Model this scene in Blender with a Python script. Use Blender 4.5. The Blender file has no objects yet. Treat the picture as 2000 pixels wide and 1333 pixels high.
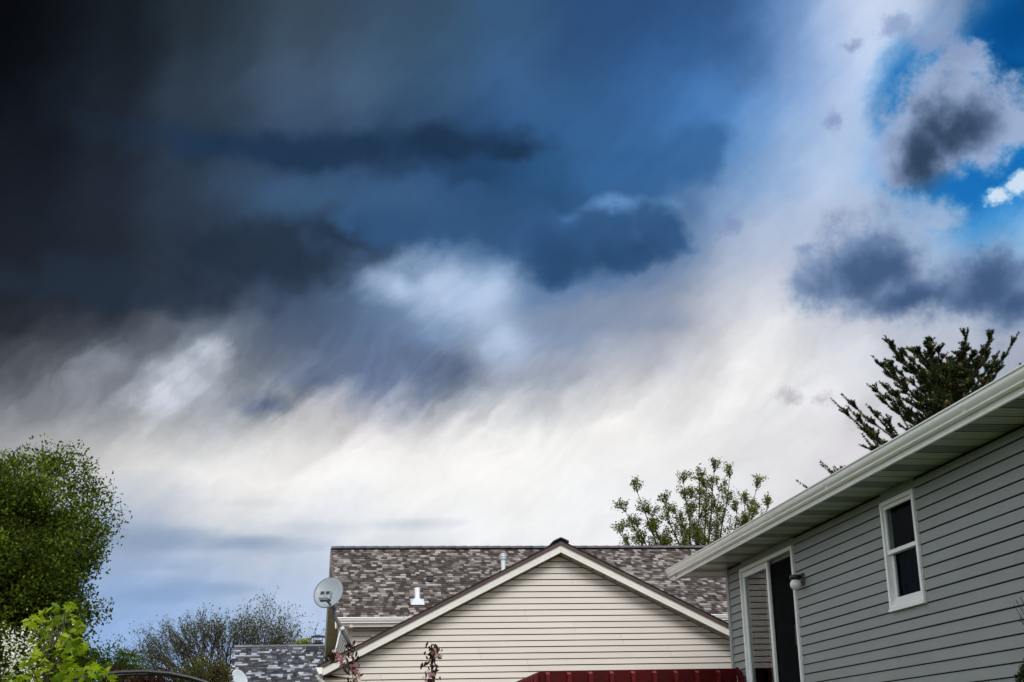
import bpy, math, random
import numpy as np
from mathutils import Matrix, Vector

R = math.radians
scn = bpy.context.scene
COL = scn.collection

# ------------------------------------------------------------------ camera
# World axes follow the houses: +X right along the beige gable wall, +Y away along the grey wall, +Z up.
FPX, CAM = 2620.8, np.array([0.0, 0.0, 1.6])          # focal length in photo pixels (2000 wide), eye point
YAW, PITCH, ROLL = R(7.729), R(17.304), R(-1.262)
_f = np.array([math.sin(YAW)*math.cos(PITCH), math.cos(YAW)*math.cos(PITCH), math.sin(PITCH)])
_r0 = np.array([math.cos(YAW), -math.sin(YAW), 0.0]); _u0 = np.cross(_r0, _f)
_r = math.cos(ROLL)*_r0 + math.sin(ROLL)*_u0
_u = -math.sin(ROLL)*_r0 + math.cos(ROLL)*_u0
cam_data = bpy.data.cameras.new('camera'); cam = bpy.data.objects.new('camera', cam_data); COL.objects.link(cam)
cam.matrix_world = Matrix(((_r[0], _u[0], -_f[0], CAM[0]), (_r[1], _u[1], -_f[1], CAM[1]), (_r[2], _u[2], -_f[2], CAM[2]), (0, 0, 0, 1)))
cam_data.sensor_width = 36.0; cam_data.lens = FPX/2000*36; cam_data.clip_end = 6000
scn.camera = cam

def ray(x, y):
    return _r*((x-1000)/FPX) + _u*(-(y-666.5)/FPX) + _f
def on_x(x, y, X): d = ray(x, y); return CAM + d*((X-CAM[0])/d[0])
def on_y(x, y, Y): d = ray(x, y); return CAM + d*((Y-CAM[1])/d[1])
def on_z(x, y, Z): d = ray(x, y); return CAM + d*((Z-CAM[2])/d[2])
def azel(x, y):
    d = ray(x, y); d = d/np.linalg.norm(d)
    return math.degrees(math.atan2(d[0], d[1])), math.degrees(math.asin(d[2]))

# ------------------------------------------------------------------ view, sun
EXPOSURE = 0.9
scn.view_settings.view_transform = 'Standard'; scn.view_settings.look = 'None'
scn.view_settings.exposure = EXPOSURE; scn.view_settings.gamma = 1.0
scn.view_settings.use_curve_mapping = False
scn.cycles.use_denoising = True; scn.cycles.denoiser = 'OPENIMAGEDENOISE'
scn.cycles.use_adaptive_sampling = True; scn.cycles.adaptive_threshold = 0.015; scn.cycles.adaptive_min_samples = 12
scn.cycles.max_bounces = 8; scn.cycles.transparent_max_bounces = 12

SUN_AZ, SUN_EL = R(172), R(40)       # measured from +Y towards +X: behind the camera, to its right, through cloud
sd = bpy.data.lights.new('sun', 'SUN'); sun = bpy.data.objects.new('sun', sd); COL.objects.link(sun)
sd.energy = 0.9; sd.angle = R(24); sd.color = (1.0, 0.97, 0.93)
_s = Vector((math.sin(SUN_AZ)*math.cos(SUN_EL), math.cos(SUN_AZ)*math.cos(SUN_EL), math.sin(SUN_EL)))
sun.rotation_euler = _s.to_track_quat('Z', 'Y').to_euler()

# ------------------------------------------------------------------ sky
SKY_STRENGTH = 0.1
def lin(c):
    return [((v/255+0.055)/1.055)**2.4 if v > 10 else v/255/12.92 for v in c]
def sky_rgb(c):                       # a cloud's radiance for its colour in the picture
    return [v/(2**EXPOSURE)/SKY_STRENGTH for v in lin(c)]

world = bpy.data.worlds.new('World'); scn.world = world; world.use_nodes = True
world.cycles.sampling_method = 'MANUAL'; world.cycles.sample_map_resolution = 512
wt = world.node_tree; wt.nodes.clear()
class NT:
    """small builder over a node tree"""
    def __init__(s, t): s.t = t
    def new(s, kind, **kw):
        n = s.t.nodes.new(kind)
        for k, v in kw.items(): setattr(n, k, v)
        return n
    def put(s, sock, v):
        if isinstance(v, bpy.types.NodeSocket): s.t.links.new(v, sock)
        elif v is not None: sock.default_value = v
    def m(s, op, a, b=None, c=None, clamp=False):
        n = s.new('ShaderNodeMath', operation=op, use_clamp=clamp)
        for k, v in enumerate((a, b, c)):
            if v is not None: s.put(n.inputs[k], v)
        return n.outputs[0]
    def v(s, op, a, b=None, c=None):
        n = s.new('ShaderNodeVectorMath', operation=op)
        for k, q in enumerate((a, b, c)):
            if q is not None: s.put(n.inputs[k], q[:3] if isinstance(q, (tuple, list)) else q)
        return n.outputs['Value'] if op in ('DISTANCE', 'DOT_PRODUCT', 'LENGTH') else n.outputs['Vector']
    def rng(s, x, a, b, lo=0.0, hi=1.0, kind='SMOOTHSTEP'):
        n = s.new('ShaderNodeMapRange', interpolation_type=kind)
        for k, q in zip(('Value', 'From Min', 'From Max', 'To Min', 'To Max'), (x, a, b, lo, hi)): s.put(n.inputs[k], q)
        return n.outputs[0]
    def noise(s, vec, scale, detail=4.0, rough=0.55, color=False, lac=2.0):
        n = s.new('ShaderNodeTexNoise')
        s.put(n.inputs['Vector'], vec); s.put(n.inputs['Scale'], scale); s.put(n.inputs['Detail'], detail)
        s.put(n.inputs['Roughness'], rough); s.put(n.inputs['Lacunarity'], lac)
        return n.outputs['Color' if color else 'Fac']
    def mix(s, f, a, b):
        n = s.new('ShaderNodeMix', data_type='RGBA')
        s.put(n.inputs[0], f); s.put(n.inputs[6], a); s.put(n.inputs[7], b)
        return n.outputs[2]
W = NT(wt)
gen = W.new('ShaderNodeTexCoord').outputs['Generated']
sep = W.new('ShaderNodeSeparateXYZ'); W.put(sep.inputs[0], W.v('NORMALIZE', gen))
az = W.m('MULTIPLY', W.m('ARCTAN2', sep.outputs[0], sep.outputs[1]), 180/math.pi)
el = W.m('MULTIPLY', W.m('ARCSINE', sep.outputs[2]), 180/math.pi)
cmb = W.new('ShaderNodeCombineXYZ'); W.put(cmb.inputs[0], az); W.put(cmb.inputs[1], el)
P = cmb.outputs[0]                                    # azimuth and elevation in degrees
def rot_scale(vec, deg, sx, sy, off=(0, 0, 0)):
    n = W.new('ShaderNodeVectorRotate', rotation_type='Z_AXIS')
    W.put(n.inputs['Vector'], vec); n.inputs['Angle'].default_value = R(-deg)
    return W.v('MULTIPLY_ADD', n.outputs[0], (sx, sy, 1.0), off)
def warp(vec, scale, amp, detail=3.0, rough=0.5):
    c = W.v('SUBTRACT', W.noise(vec, scale, detail, rough, color=True), (0.5, 0.5, 0.5))
    return W.v('MULTIPLY', c, (amp, amp, 0.0))

# wind-drawn warping: long wisps rising from left to right, plus finer billows
streak = rot_scale(P, 38, 0.42, 1.5)
Pw = W.v('ADD', P, warp(streak, 0.30, 2.3, 4.0, 0.55))
Pw = W.v('ADD', Pw, warp(P, 0.32, 2.0, 6.0, 0.62))
sh = W.new('ShaderNodeCombineXYZ'); W.put(sh.inputs[1], W.rng(el, 10.0, 15.0, 0.0, 0.7)); Pw = W.v('ADD', Pw, sh.outputs[0])

# cloud masses of the storm deck and the bright band below it: (x, y, reach, colour), x and y as sighted in the photo
def row(y, reach, *cells):
    return [(x, y, reach, c) for x, c in cells]
MASS = (
 row(30, 200, (-150,(8,9,11)),(40,(9,10,12)),(200,(23,28,33)),(400,(38,47,55)),(600,(58,73,88)),(800,(58,80,102)),(1000,(56,88,120)),(1150,(46,78,120)),(1300,(46,80,124)),(1440,(48,84,128)),(1550,(108,146,198)),(1650,(190,204,230)),(1750,(212,220,236)),(1840,(190,200,222)),(1900,(62,100,150)),(1970,(10,60,112)))
 + row(150, 190, (-150,(10,11,13)),(40,(12,14,17)),(200,(28,33,39)),(400,(44,55,66)),(550,(72,92,115)),(700,(74,98,125)),(850,(62,92,125)),(1000,(64,104,152)),(1150,(52,88,132)),(1270,(62,108,164)),(1400,(76,126,186)),(1540,(130,165,215)),(1640,(175,194,227)),(1715,(218,225,241)),(1785,(80,144,212)),(1880,(30,100,170)),(1970,(0,72,138)))
 + row(265, 180, (-150,(14,15,18)),(40,(18,20,24)),(200,(26,30,37)),(400,(36,46,58)),(600,(36,52,74)),(800,(31,52,78)),(950,(30,56,88)),(1060,(48,90,135)),(1200,(62,110,160)),(1350,(68,120,177)),(1450,(92,142,197)),(1550,(152,180,216)),(1640,(208,217,236)),(1715,(132,176,224)),(1800,(60,132,206)),(1900,(20,108,184)),(1980,(10,100,178)))
 + row(370, 180, (-150,(20,22,26)),(40,(24,27,32)),(200,(32,36,44)),(350,(42,52,64)),(500,(52,72,93)),(650,(63,96,131)),(800,(56,90,130)),(950,(44,82,120)),(1100,(44,80,118)),(1230,(50,84,122)),(1340,(74,108,152)),(1450,(142,167,202)),(1550,(170,186,215)),(1650,(192,205,226)),(1740,(176,194,224)),(1830,(14,122,202)),(1920,(18,118,194)),(1990,(60,150,220)))
 + row(465, 175, (-150,(24,27,31)),(40,(25,28,33)),(200,(30,34,40)),(400,(34,42,54)),(600,(34,48,66)),(740,(38,62,88)),(850,(74,108,150)),(950,(60,95,135)),(1080,(48,84,124)),(1190,(70,106,152)),(1300,(80,114,158)),(1400,(150,165,190)),(1500,(188,197,216)),(1600,(172,184,208)),(1700,(160,176,205)),(1800,(178,192,220)),(1900,(170,196,228)),(1990,(190,208,232)))
 + row(540, 165, (-150,(32,34,38)),(40,(30,32,36)),(200,(28,31,37)),(400,(34,42,52)),(540,(48,60,78)),(650,(85,105,130)),(745,(118,143,178)),(830,(184,203,231)),(920,(172,191,216)),(1000,(134,158,192)),(1090,(120,144,178)),(1200,(130,148,178)),(1300,(152,162,182)),(1400,(176,181,196)),(1500,(215,215,222)),(1600,(190,194,206)),(1700,(170,176,192)),(1800,(176,182,198)),(1900,(190,196,210)),(1990,(180,186,200)))
 + row(620, 165, (-150,(50,52,57)),(40,(40,42,47)),(200,(50,54,60)),(300,(64,68,77)),(400,(112,120,134)),(550,(95,108,130)),(700,(82,102,132)),(850,(90,115,150)),(950,(166,181,205)),(1050,(132,147,176)),(1200,(142,152,171)),(1320,(134,139,153)),(1410,(216,214,214)),(1500,(241,239,238)),(1650,(230,229,233)),(1800,(206,208,218)),(1950,(176,180,193)))
 + row(700, 165, (-150,(90,92,98)),(40,(86,89,96)),(150,(125,130,138)),(250,(128,133,143)),(370,(198,203,212)),(450,(148,156,170)),(600,(92,105,130)),(720,(88,106,136)),(850,(96,113,141)),(950,(142,152,170)),(1050,(166,171,183)),(1200,(188,188,193)),(1350,(236,233,231)),(1500,(240,238,236)),(1700,(217,217,222)),(1850,(176,183,199)),(1980,(152,162,182)))
 + row(780, 165, (-150,(130,132,137)),(40,(136,139,144)),(150,(140,142,147)),(300,(148,151,156)),(400,(150,155,163)),(500,(160,165,170)),(600,(184,181,181)),(700,(216,206,205)),(850,(241,235,231)),(1000,(248,244,238)),(1200,(247,243,238)),(1350,(238,236,234)),(1550,(220,220,222)),(1700,(207,205,208)),(1900,(200,200,206)))
 + row(860, 165, (-150,(170,170,170)),(40,(178,177,176)),(150,(200,198,195)),(300,(226,223,219)),(500,(247,242,237)),(700,(255,253,248)),(900,(255,252,247)),(1100,(246,244,241)),(1300,(238,236,234)),(1500,(228,226,226)),(1650,(221,215,217)),(1850,(212,208,212)))
 + row(940, 165, (-150,(170,172,178)),(80,(182,180,184)),(230,(224,219,215)),(400,(246,242,237)),(600,(253,250,245)),(800,(251,249,244)),(1000,(247,245,242)),(1200,(240,239,238)),(1400,(232,231,231)),(1600,(222,220,222)))
 + row(1015, 150, (-150,(150,166,190)),(100,(155,170,192)),(230,(166,179,199)),(350,(194,199,208)),(500,(226,226,225)),(700,(228,229,231)),(900,(241,241,241)),(1100,(241,241,241)),(1250,(236,236,238)),(1450,(230,230,232)))
 + row(1075, 150, (0,(146,168,198)),(230,(150,170,200)),(330,(165,181,205)),(450,(182,191,206)),(600,(192,200,214)),(800,(215,218,224)))
 + row(1150, 150, (0,(142,168,206)),(230,(146,172,210)),(330,(148,174,212)),(450,(168,187,214)),(600,(188,203,228)),(800,(200,210,228)))
 + row(1240, 170, (-150,(150,178,218)),(100,(150,180,222)),(250,(152,182,224)),(400,(160,186,224)),(620,(180,200,230)),(1000,(200,208,222)),(1400,(205,208,216)),(1850,(195,198,206)))
)
MASS = [(x, y, q, tuple(v*1.13+a for v, a in zip(c, (2, 3, 5))) if (x < 720 and 100 < y < 600 and c[2] < 110) else c) for x, y, q, c in MASS]
_ma = np.array([azel(x, y) for x, y, _q, _c in MASS]); _mr = np.array([q/45.7*0.5 for _x, _y, q, _c in MASS])
_mc = np.array([[v/255 for v in c] for _x, _y, _q, c in MASS])
def mass_colour(a, e):
    d2 = (((_ma - (a, e))/_mr[:, None])**2).sum(1)
    w = np.exp(-1.1*(d2 - d2.min()))
    return (w[:, None]*_mc).sum(0)/w.sum()
AZ0, AZ1, EL0, EL1, NAZ, NEL = -18.0, 34.0, 2.0, 35.0, 32, 28
wsep = W.new('ShaderNodeSeparateXYZ'); W.put(wsep.inputs[0], Pw)
azt = W.rng(wsep.outputs[0], AZ0, AZ1, 0.0, 1.0, 'LINEAR')
elw = wsep.outputs[1]
base = None
for k in range(NEL):                                  # one band of cloud colours per step of elevation, blended upwards
    e_ = EL0 + (EL1-EL0)*k/(NEL-1)
    rp = W.new('ShaderNodeValToRGB'); cr = rp.color_ramp; cr.interpolation = 'CARDINAL'
    for j in range(NAZ):
        el_ = cr.elements[0] if j == 0 else cr.elements.new(j/(NAZ-1)) if j < NAZ-1 else cr.elements[-1]
        el_.position = j/(NAZ-1)
        el_.color = tuple(mass_colour(AZ0+(AZ1-AZ0)*j/(NAZ-1), e_)) + (1,)
    W.put(rp.inputs[0], azt)
    base = rp.outputs[0] if base is None else W.mix(W.rng(elw, e_-(EL1-EL0)/(NEL-1), e_, 0.0, 1.0, 'LINEAR'), base, rp.outputs[0])

# the rest of the sky: broken cloud over the clear sky
sky = W.new('ShaderNodeTexSky', sky_type='NISHITA', sun_disc=False)
sky.sun_elevation = SUN_EL; sky.sun_rotation = SUN_AZ; sky.air_density = 1.0; sky.dust_density = 1.0
broken = W.rng(W.noise(W.v('NORMALIZE', gen), 2.2, 7.0, 0.58), 0.36, 0.58)
shade = W.rng(W.noise(W.v('NORMALIZE', gen), 3.7, 6.0, 0.6), 0.3, 0.7)
cloud = W.mix(shade, tuple(sky_rgb((222, 227, 233)))+(1,), tuple(2.1*v for v in sky_rgb((250, 249, 247)))+(1,))
far = W.mix(broken, sky.outputs[0], cloud)
# single clouds with their own edges, over the deck
Pb = W.v('ADD', P, warp(P, 0.45, 1.9, 6.0, 0.62))
billow = W.m('SUBTRACT', W.noise(P, 0.7, 9.0, 0.66), 0.5)
soft = W.m('SUBTRACT', W.noise(rot_scale(P, 30, 0.5, 1.1), 0.5, 6.0, 0.6), 0.5)
core = W.m('SUBTRACT', W.noise(P, 0.55, 5.0, 0.5), 0.5)
def field(vec, blobs):
    f = None
    for x, y, rx, ry in blobs:
        a_, e_ = azel(x, y)
        d = W.v('LENGTH', W.v('MULTIPLY', W.v('SUBTRACT', vec, (a_, e_, 0.0)), (45.7/rx, 45.7/ry, 0.0)))
        g = W.m('SUBTRACT', 1.0, d)
        f = g if f is None else W.m('SMOOTH_MAX', f, g, 0.3)
    return f
def cloud_layer(base, vec, blobs, nz, amp, lo, hi, colour, opacity=1.0):
    m = W.rng(W.m('MULTIPLY_ADD', nz, amp, field(vec, blobs)), lo, hi, 0.0, opacity)
    return W.mix(m, base, tuple(v/255 for v in colour)+(1,))
Pc = W.v('ADD', P, warp(P, 0.42, 1.5, 4.0, 0.5))
# torn cloud and pale hollows behind the deck's lower edge
for vec, blobs, col, lo, hi, op in (
    (Pw, [(330,760,80,60),(372,715,72,66),(405,670,60,52)], (206,210,220), -0.1, 1.0, 0.8), (Pw, [(205,690,90,50),(150,740,80,46)], (146,151,161), -0.1, 1.0, 0.55),
    (Pc, [(780,560,100,52),(860,555,140,85),(950,580,115,95),(985,650,80,90)], (184,202,228), -0.05, 1.05, 0.9),
    (Pw, [(840,690,140,66),(720,690,130,58),(620,720,110,60),(520,770,90,40)], (92,107,136), -0.1, 0.9, 0.75),
    (Pc, [(1150,615,190,48),(1270,632,110,34)], (134,146,168), -0.1, 0.8, 0.75), (Pw, [(1040,700,120,44),(960,715,60,40)], (150,158,172), -0.1, 0.9, 0.6)):
    base = cloud_layer(base, vec, blobs, soft, 1.3, lo, hi, col, op)
# the deck itself: bands, lens and hanging bulges with rounded lower edges
for vec, blobs, col, lo, hi, op in (
    (Pc, [(250,560,330,70),(520,500,240,90),(700,445,150,72),(780,435,80,60)], (37,48,63), -0.05, 0.7, 0.75),
    (Pc, [(760,425,120,72),(850,405,90,78),(905,420,60,76),(960,430,50,62),(1010,445,80,86)], (52,86,126), -0.05, 0.40, 0.85),
    (Pc, [(620,385,230,50),(760,385,140,44)], (64,94,128), -0.2, 1.0, 0.6),
    (Pc, [(560,288,420,46),(880,282,200,44),(1000,294,90,26)], (31,52,78), -0.15, 0.75, 0.85),
    (Pc, [(1000,390,90,42),(1080,400,60,30)], (46,82,120), -0.05, 0.7, 0.6),
    (Pc, [(1240,340,130,60),(1340,300,120,80),(1180,350,70,40)], (54,98,148), -0.05, 0.55, 0.75),
    (Pc, [(1105,436,62,26),(1195,408,86,26),(1290,406,76,24)], (112,156,204), -0.1, 0.8, 0.75),
    (Pc, [(1075,478,92,84),(1150,474,88,76),(1218,486,88,78),(1288,452,74,66)], (50,86,128), -0.05, 0.50, 0.92),
    (Pc, [(1080,500,100,66),(1180,515,110,46),(1250,490,80,50)], (40,71,106), -0.1, 1.0, 0.65)):
    base = cloud_layer(base, vec, blobs, core, 1.25, lo, hi, col, op)
# the clear gap
base = cloud_layer(base, Pb, [(1850,370,150,80),(1940,330,120,80),(1780,190,95,130),(1900,130,120,70),(1970,120,90,170)], soft, 0.9, -0.15, 0.75, (22,106,178), 0.85)
base = cloud_layer(base, Pb, [(1985,60,110,90),(1950,150,80,100)], soft, 0.5, -0.2, 0.9, (2,66,124), 0.8)
# cumulus in the clear gap
base = cloud_layer(base, Pb, [(1855,195,125,110),(1815,260,115,105),(1905,235,130,105),(1775,300,90,65),(1985,240,75,55),(1870,130,65,48)], billow, 1.5, -0.05, 0.55, (160,175,205), 0.95)
base = cloud_layer(base, Pb, [(1862,235,115,105),(1805,292,95,85),(1905,245,85,70)], core, 1.6, -0.1, 1.1, (90,110,142), 0.95)
base = cloud_layer(base, Pb, [(1858,245,85,75),(1812,302,58,62)], core, 1.5, -0.05, 1.0, (46,64,88), 0.9)
base = cloud_layer(base, Pb, [(1948,383,36,28),(1995,358,42,36)], billow, 2.2, 0.1, 0.7, (222,231,243), 0.9)
# grey cloud bank below it
base = cloud_layer(base, Pb, [(1650,440,150,90),(1760,430,130,85),(1830,425,80,50),(1700,500,170,110)], billow, 1.6, 0.0, 0.8, (180,192,215), 0.75)
base = cloud_layer(base, Pb, [(1690,510,150,115),(1640,550,130,70),(1760,570,150,60),(1860,572,150,58),(1930,540,110,85),(1990,570,120,100)], billow, 1.3, -0.05, 0.75, (110,133,168), 0.9)
base = cloud_layer(base, Pb, [(1700,525,110,80),(1790,585,125,42),(1935,550,85,65),(1990,590,85,60)], core, 1.6, -0.05, 0.95, (60,84,120), 0.85)
# low grey-blue bars near the horizon, under the bright band
level = W.m('SUBTRACT', W.noise(rot_scale(P, 4, 0.22, 1.0), 0.55, 5.0, 0.55), 0.5)
for blobs, col, op in (([(300,1055,190,36),(480,1060,160,24)], (142,160,186), 0.8), ([(330,1120,120,16),(440,1085,150,14)], (186,197,216), 0.6), ([(290,1160,150,24),(420,1150,120,18)], (138,162,196), 0.6),
                       ([(620,1030,150,20),(780,1025,160,18)], (196,202,212), 0.6), ([(480,985,160,16)], (206,208,212), 0.5)):
    base = cloud_layer(base, P, blobs, level, 2.2, -0.1, 1.0, col, op)
# torn scraps
base = cloud_layer(base, Pb, [(1750,55,70,32),(1820,85,80,42),(1660,90,45,20),(1870,105,70,40)], billow, 2.6, 0.1, 1.0, (138,154,190), 0.8)
base = cloud_layer(base, Pb, [(1620,235,30,34),(1425,440,34,28),(1570,480,40,24)], billow, 2.6, 0.1, 1.0, (120,140,180), 0.55)
base = cloud_layer(base, Pb, [(1540,768,65,26),(1600,775,42,18)], billow, 2.6, 0.1, 1.1, (172,170,175), 0.7)
# drawn-out streaks where rain and torn cloud hang below the deck
hang = W.m('MULTIPLY', W.rng(el, 11.5, 15.0), W.rng(el, 15.5, 20.0, 1.0, 0.0))
st = W.rng(W.noise(rot_scale(Pw, 50, 0.28, 1.0), 0.55, 5.0, 0.55), 0.3, 0.7, -0.17, 0.17, 'LINEAR')
hang = W.m('MULTIPLY', hang, W.rng(az, 3.0, 13.0, 1.0, 0.35))
st = W.m('ADD', 1.0, W.m('MULTIPLY', st, hang))
base = W.v('MULTIPLY', base, st)
# faint drawn texture
grain = W.rng(W.noise(rot_scale(Pw, 38, 0.5, 1.0), 0.45, 6.0, 0.6), 0.3, 0.7, 0.965, 1.035, 'LINEAR')
base = W.v('ADD', W.v('MULTIPLY', base, grain), (-0.004, 0.002, 0.010))
gm = W.new('ShaderNodeGamma'); gm.inputs[1].default_value = 2.4; W.put(gm.inputs[0], W.v('MULTIPLY_ADD', base, (1/1.055,)*3, (0.055/1.055,)*3))   # picture tones to radiance
base = W.v('SCALE', gm.outputs[0]); base.node.inputs['Scale'].default_value = 1/(2**EXPOSURE)/SKY_STRENGTH
near = W.m('MULTIPLY', W.m('MULTIPLY', W.rng(az, -38, -18), W.rng(az, 34, 54, 1.0, 0.0)), W.rng(el, 32, 48, 1.0, 0.0))
base = W.mix(near, far, base)
bg = W.new('ShaderNodeBackground'); bg.inputs['Strength'].default_value = SKY_STRENGTH
W.put(bg.inputs['Color'], base)
W.t.links.new(bg.outputs[0], W.new('ShaderNodeOutputWorld').inputs[0])

# ------------------------------------------------------------------ helpers
rng = np.random.default_rng(7)
random.seed(7)
ORIG = {}
def tag(o, label=None, cat=None, group=None, kind=None):
    for k, v in (('label', label), ('category', cat), ('group', group), ('kind', kind)):
        if v: o[k] = v
    return o
def thing(name, label, cat, loc, group=None):
    o = bpy.data.objects.new(name, None); COL.objects.link(o)
    o.location = loc; o.empty_display_size = 0.2; ORIG[o.name] = np.array(loc, float)
    return tag(o, label, cat, group)
def link(name, me, parent=None, loc=(0, 0, 0)):
    o = bpy.data.objects.new(name, me); COL.objects.link(o); o.location = loc
    if parent is not None:
        o.parent = parent; ORIG[o.name] = ORIG[parent.name]
    else: ORIG[o.name] = np.zeros(3)
    return o
def mesh(name, V, F, mat, tint=None, smooth=False):
    me = bpy.data.meshes.new(name); me.from_pydata([tuple(map(float, v)) for v in V], [], [tuple(int(i) for i in f) for f in F])
    me.materials.append(mat)
    if tint is not None:
        a = me.attributes.new('tint', 'FLOAT_COLOR', 'POINT')
        t = np.ones((len(V), 4), np.float32); t[:, :3] = tint; a.data.foreach_set('color', t.ravel())
    if smooth: me.polygons.foreach_set('use_smooth', [True]*len(me.polygons))
    me.update(); return me
def fast_mesh(name, V, F, mat, tint=None, smooth=False):          # V (n,3) array, F (m,k) array of equal-sized faces
    me = bpy.data.meshes.new(name); V = np.asarray(V, np.float32); F = np.asarray(F, np.int32); k = F.shape[1]
    me.vertices.add(len(V)); me.vertices.foreach_set('co', V.ravel())
    me.loops.add(F.size); me.loops.foreach_set('vertex_index', F.ravel())
    me.polygons.add(len(F)); me.polygons.foreach_set('loop_start', np.arange(0, F.size, k, dtype=np.int32))
    me.polygons.foreach_set('loop_total', np.full(len(F), k, np.int32))
    if smooth: me.polygons.foreach_set('use_smooth', np.ones(len(F), bool))
    me.materials.append(mat)
    if tint is not None:
        a = me.attributes.new('tint', 'FLOAT_COLOR', 'POINT')
        t = np.ones((len(V), 4), np.float32); t[:, :3] = tint; a.data.foreach_set('color', t.ravel())
    me.update(calc_edges=True); me.validate(); return me
class MB:
    """collects shapes in world metres; build() links them as one mesh object under a parent"""
    def __init__(s): s.V, s.F = [], []
    def add(s, V, F):
        n = len(s.V); s.V += [np.array(v, float) for v in V]; s.F += [[i+n for i in f] for f in F]; return s
    def box(s, lo, hi, bev=0.004):
        lo, hi = np.array(lo, float), np.array(hi, float); b = min(bev, *(0.3*(hi-lo)))
        V, idx = [], {}
        for ix in (0, 1):
            for iy in (0, 1):
                for iz in (0, 1):
                    c = np.array([(lo, hi)[ix][0], (lo, hi)[iy][1], (lo, hi)[iz][2]]); sg = np.array([1-2*ix, 1-2*iy, 1-2*iz])
                    for ax in range(3):
                        p = c + sg*b; p[ax] = c[ax]; idx[ix, iy, iz, ax] = len(V); V.append(p)
        F = []
        for ax in range(3):
            o = [a for a in range(3) if a != ax]
            for sd_ in (0, 1):
                q = []
                for u_, v_ in ((0, 0), (1, 0), (1, 1), (0, 1)):
                    k = [0, 0, 0]; k[ax] = sd_; k[o[0]] = u_; k[o[1]] = v_; q.append(idx[tuple(k)+(ax,)])
                F.append(q)
        for ax in range(3):                            # edge chamfers along ax
            o = [a for a in range(3) if a != ax]
            for u_ in (0, 1):
                for v_ in (0, 1):
                    k0 = [0, 0, 0]; k0[o[0]] = u_; k0[o[1]] = v_; k1 = list(k0); k1[ax] = 1
                    F.append([idx[tuple(k0)+(o[0],)], idx[tuple(k1)+(o[0],)], idx[tuple(k1)+(o[1],)], idx[tuple(k0)+(o[1],)]])
        for ix in (0, 1):
            for iy in (0, 1):
                for iz in (0, 1): F.append([idx[ix, iy, iz, a] for a in range(3)])
        return s.add(V, F)
    def prism(s, prof, frame, t0, t1, closed=True, caps=True):
        """profile points (a, b) placed by frame(a, b, t) at t0 and t1"""
        n = len(prof); V = [frame(a, b, t0) for a, b in prof] + [frame(a, b, t1) for a, b in prof]
        F = [[i, (i+1) % n, n+(i+1) % n, n+i] for i in range(n if closed else n-1)]
        if caps and closed: F += [list(range(n))[::-1], list(range(n, 2*n))]
        return s.add(V, F)
    def tube(s, pts, rad, sides=8, cap=True):
        pts = [np.array(p, float) for p in pts]; rad = [rad]*len(pts) if np.isscalar(rad) else rad
        V, F = [], []; up = None
        for i, p in enumerate(pts):
            d = pts[min(i+1, len(pts)-1)] - pts[max(i-1, 0)]; d = d/(np.linalg.norm(d)+1e-9)
            if up is None: up = np.cross(d, (0.3, 0.2, 1.0) if abs(d[2]) < 0.9 else (1.0, 0.1, 0))
            a = up - d*np.dot(up, d); a /= np.linalg.norm(a)+1e-9; b = np.cross(d, a); up = a
            for k in range(sides):
                t = 2*math.pi*k/sides; V.append(p + rad[i]*(math.cos(t)*a + math.sin(t)*b))
        for i in range(len(pts)-1):
            for k in range(sides):
                q = (k+1) % sides; F.append([i*sides+k, i*sides+q, (i+1)*sides+q, (i+1)*sides+k])
        if cap: F += [list(range(sides))[::-1], [len(V)-sides+k for k in range(sides)]]
        return s.add(V, F)
    def lathe(s, origin, axis, prof, sides=20):
        """profile (r, h) around axis"""
        ax = np.array(axis, float); ax /= np.linalg.norm(ax)
        a = np.cross(ax, (1.0, 0.2, 0.1) if abs(ax[0]) < 0.8 else (0, 1.0, 0.1)); a /= np.linalg.norm(a); b = np.cross(ax, a)
        V, F = [], []
        for r_, h in prof:
            for k in range(sides):
                t = 2*math.pi*k/sides; V.append(np.array(origin) + ax*h + r_*(math.cos(t)*a + math.sin(t)*b))
        for i in range(len(prof)-1):
            for k in range(sides):
                q = (k+1) % sides; F.append([i*sides+k, i*sides+q, (i+1)*sides+q, (i+1)*sides+k])
        return s.add(V, F)
    def build(s, name, mat, parent=None, smooth=False, label=None, kind=None):
        o_ = ORIG[parent.name] if parent is not None else np.zeros(3)
        o = link(name, mesh(name, [v-o_ for v in s.V], s.F, mat, smooth=smooth), parent)
        return tag(o, label, None, None, kind)

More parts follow.
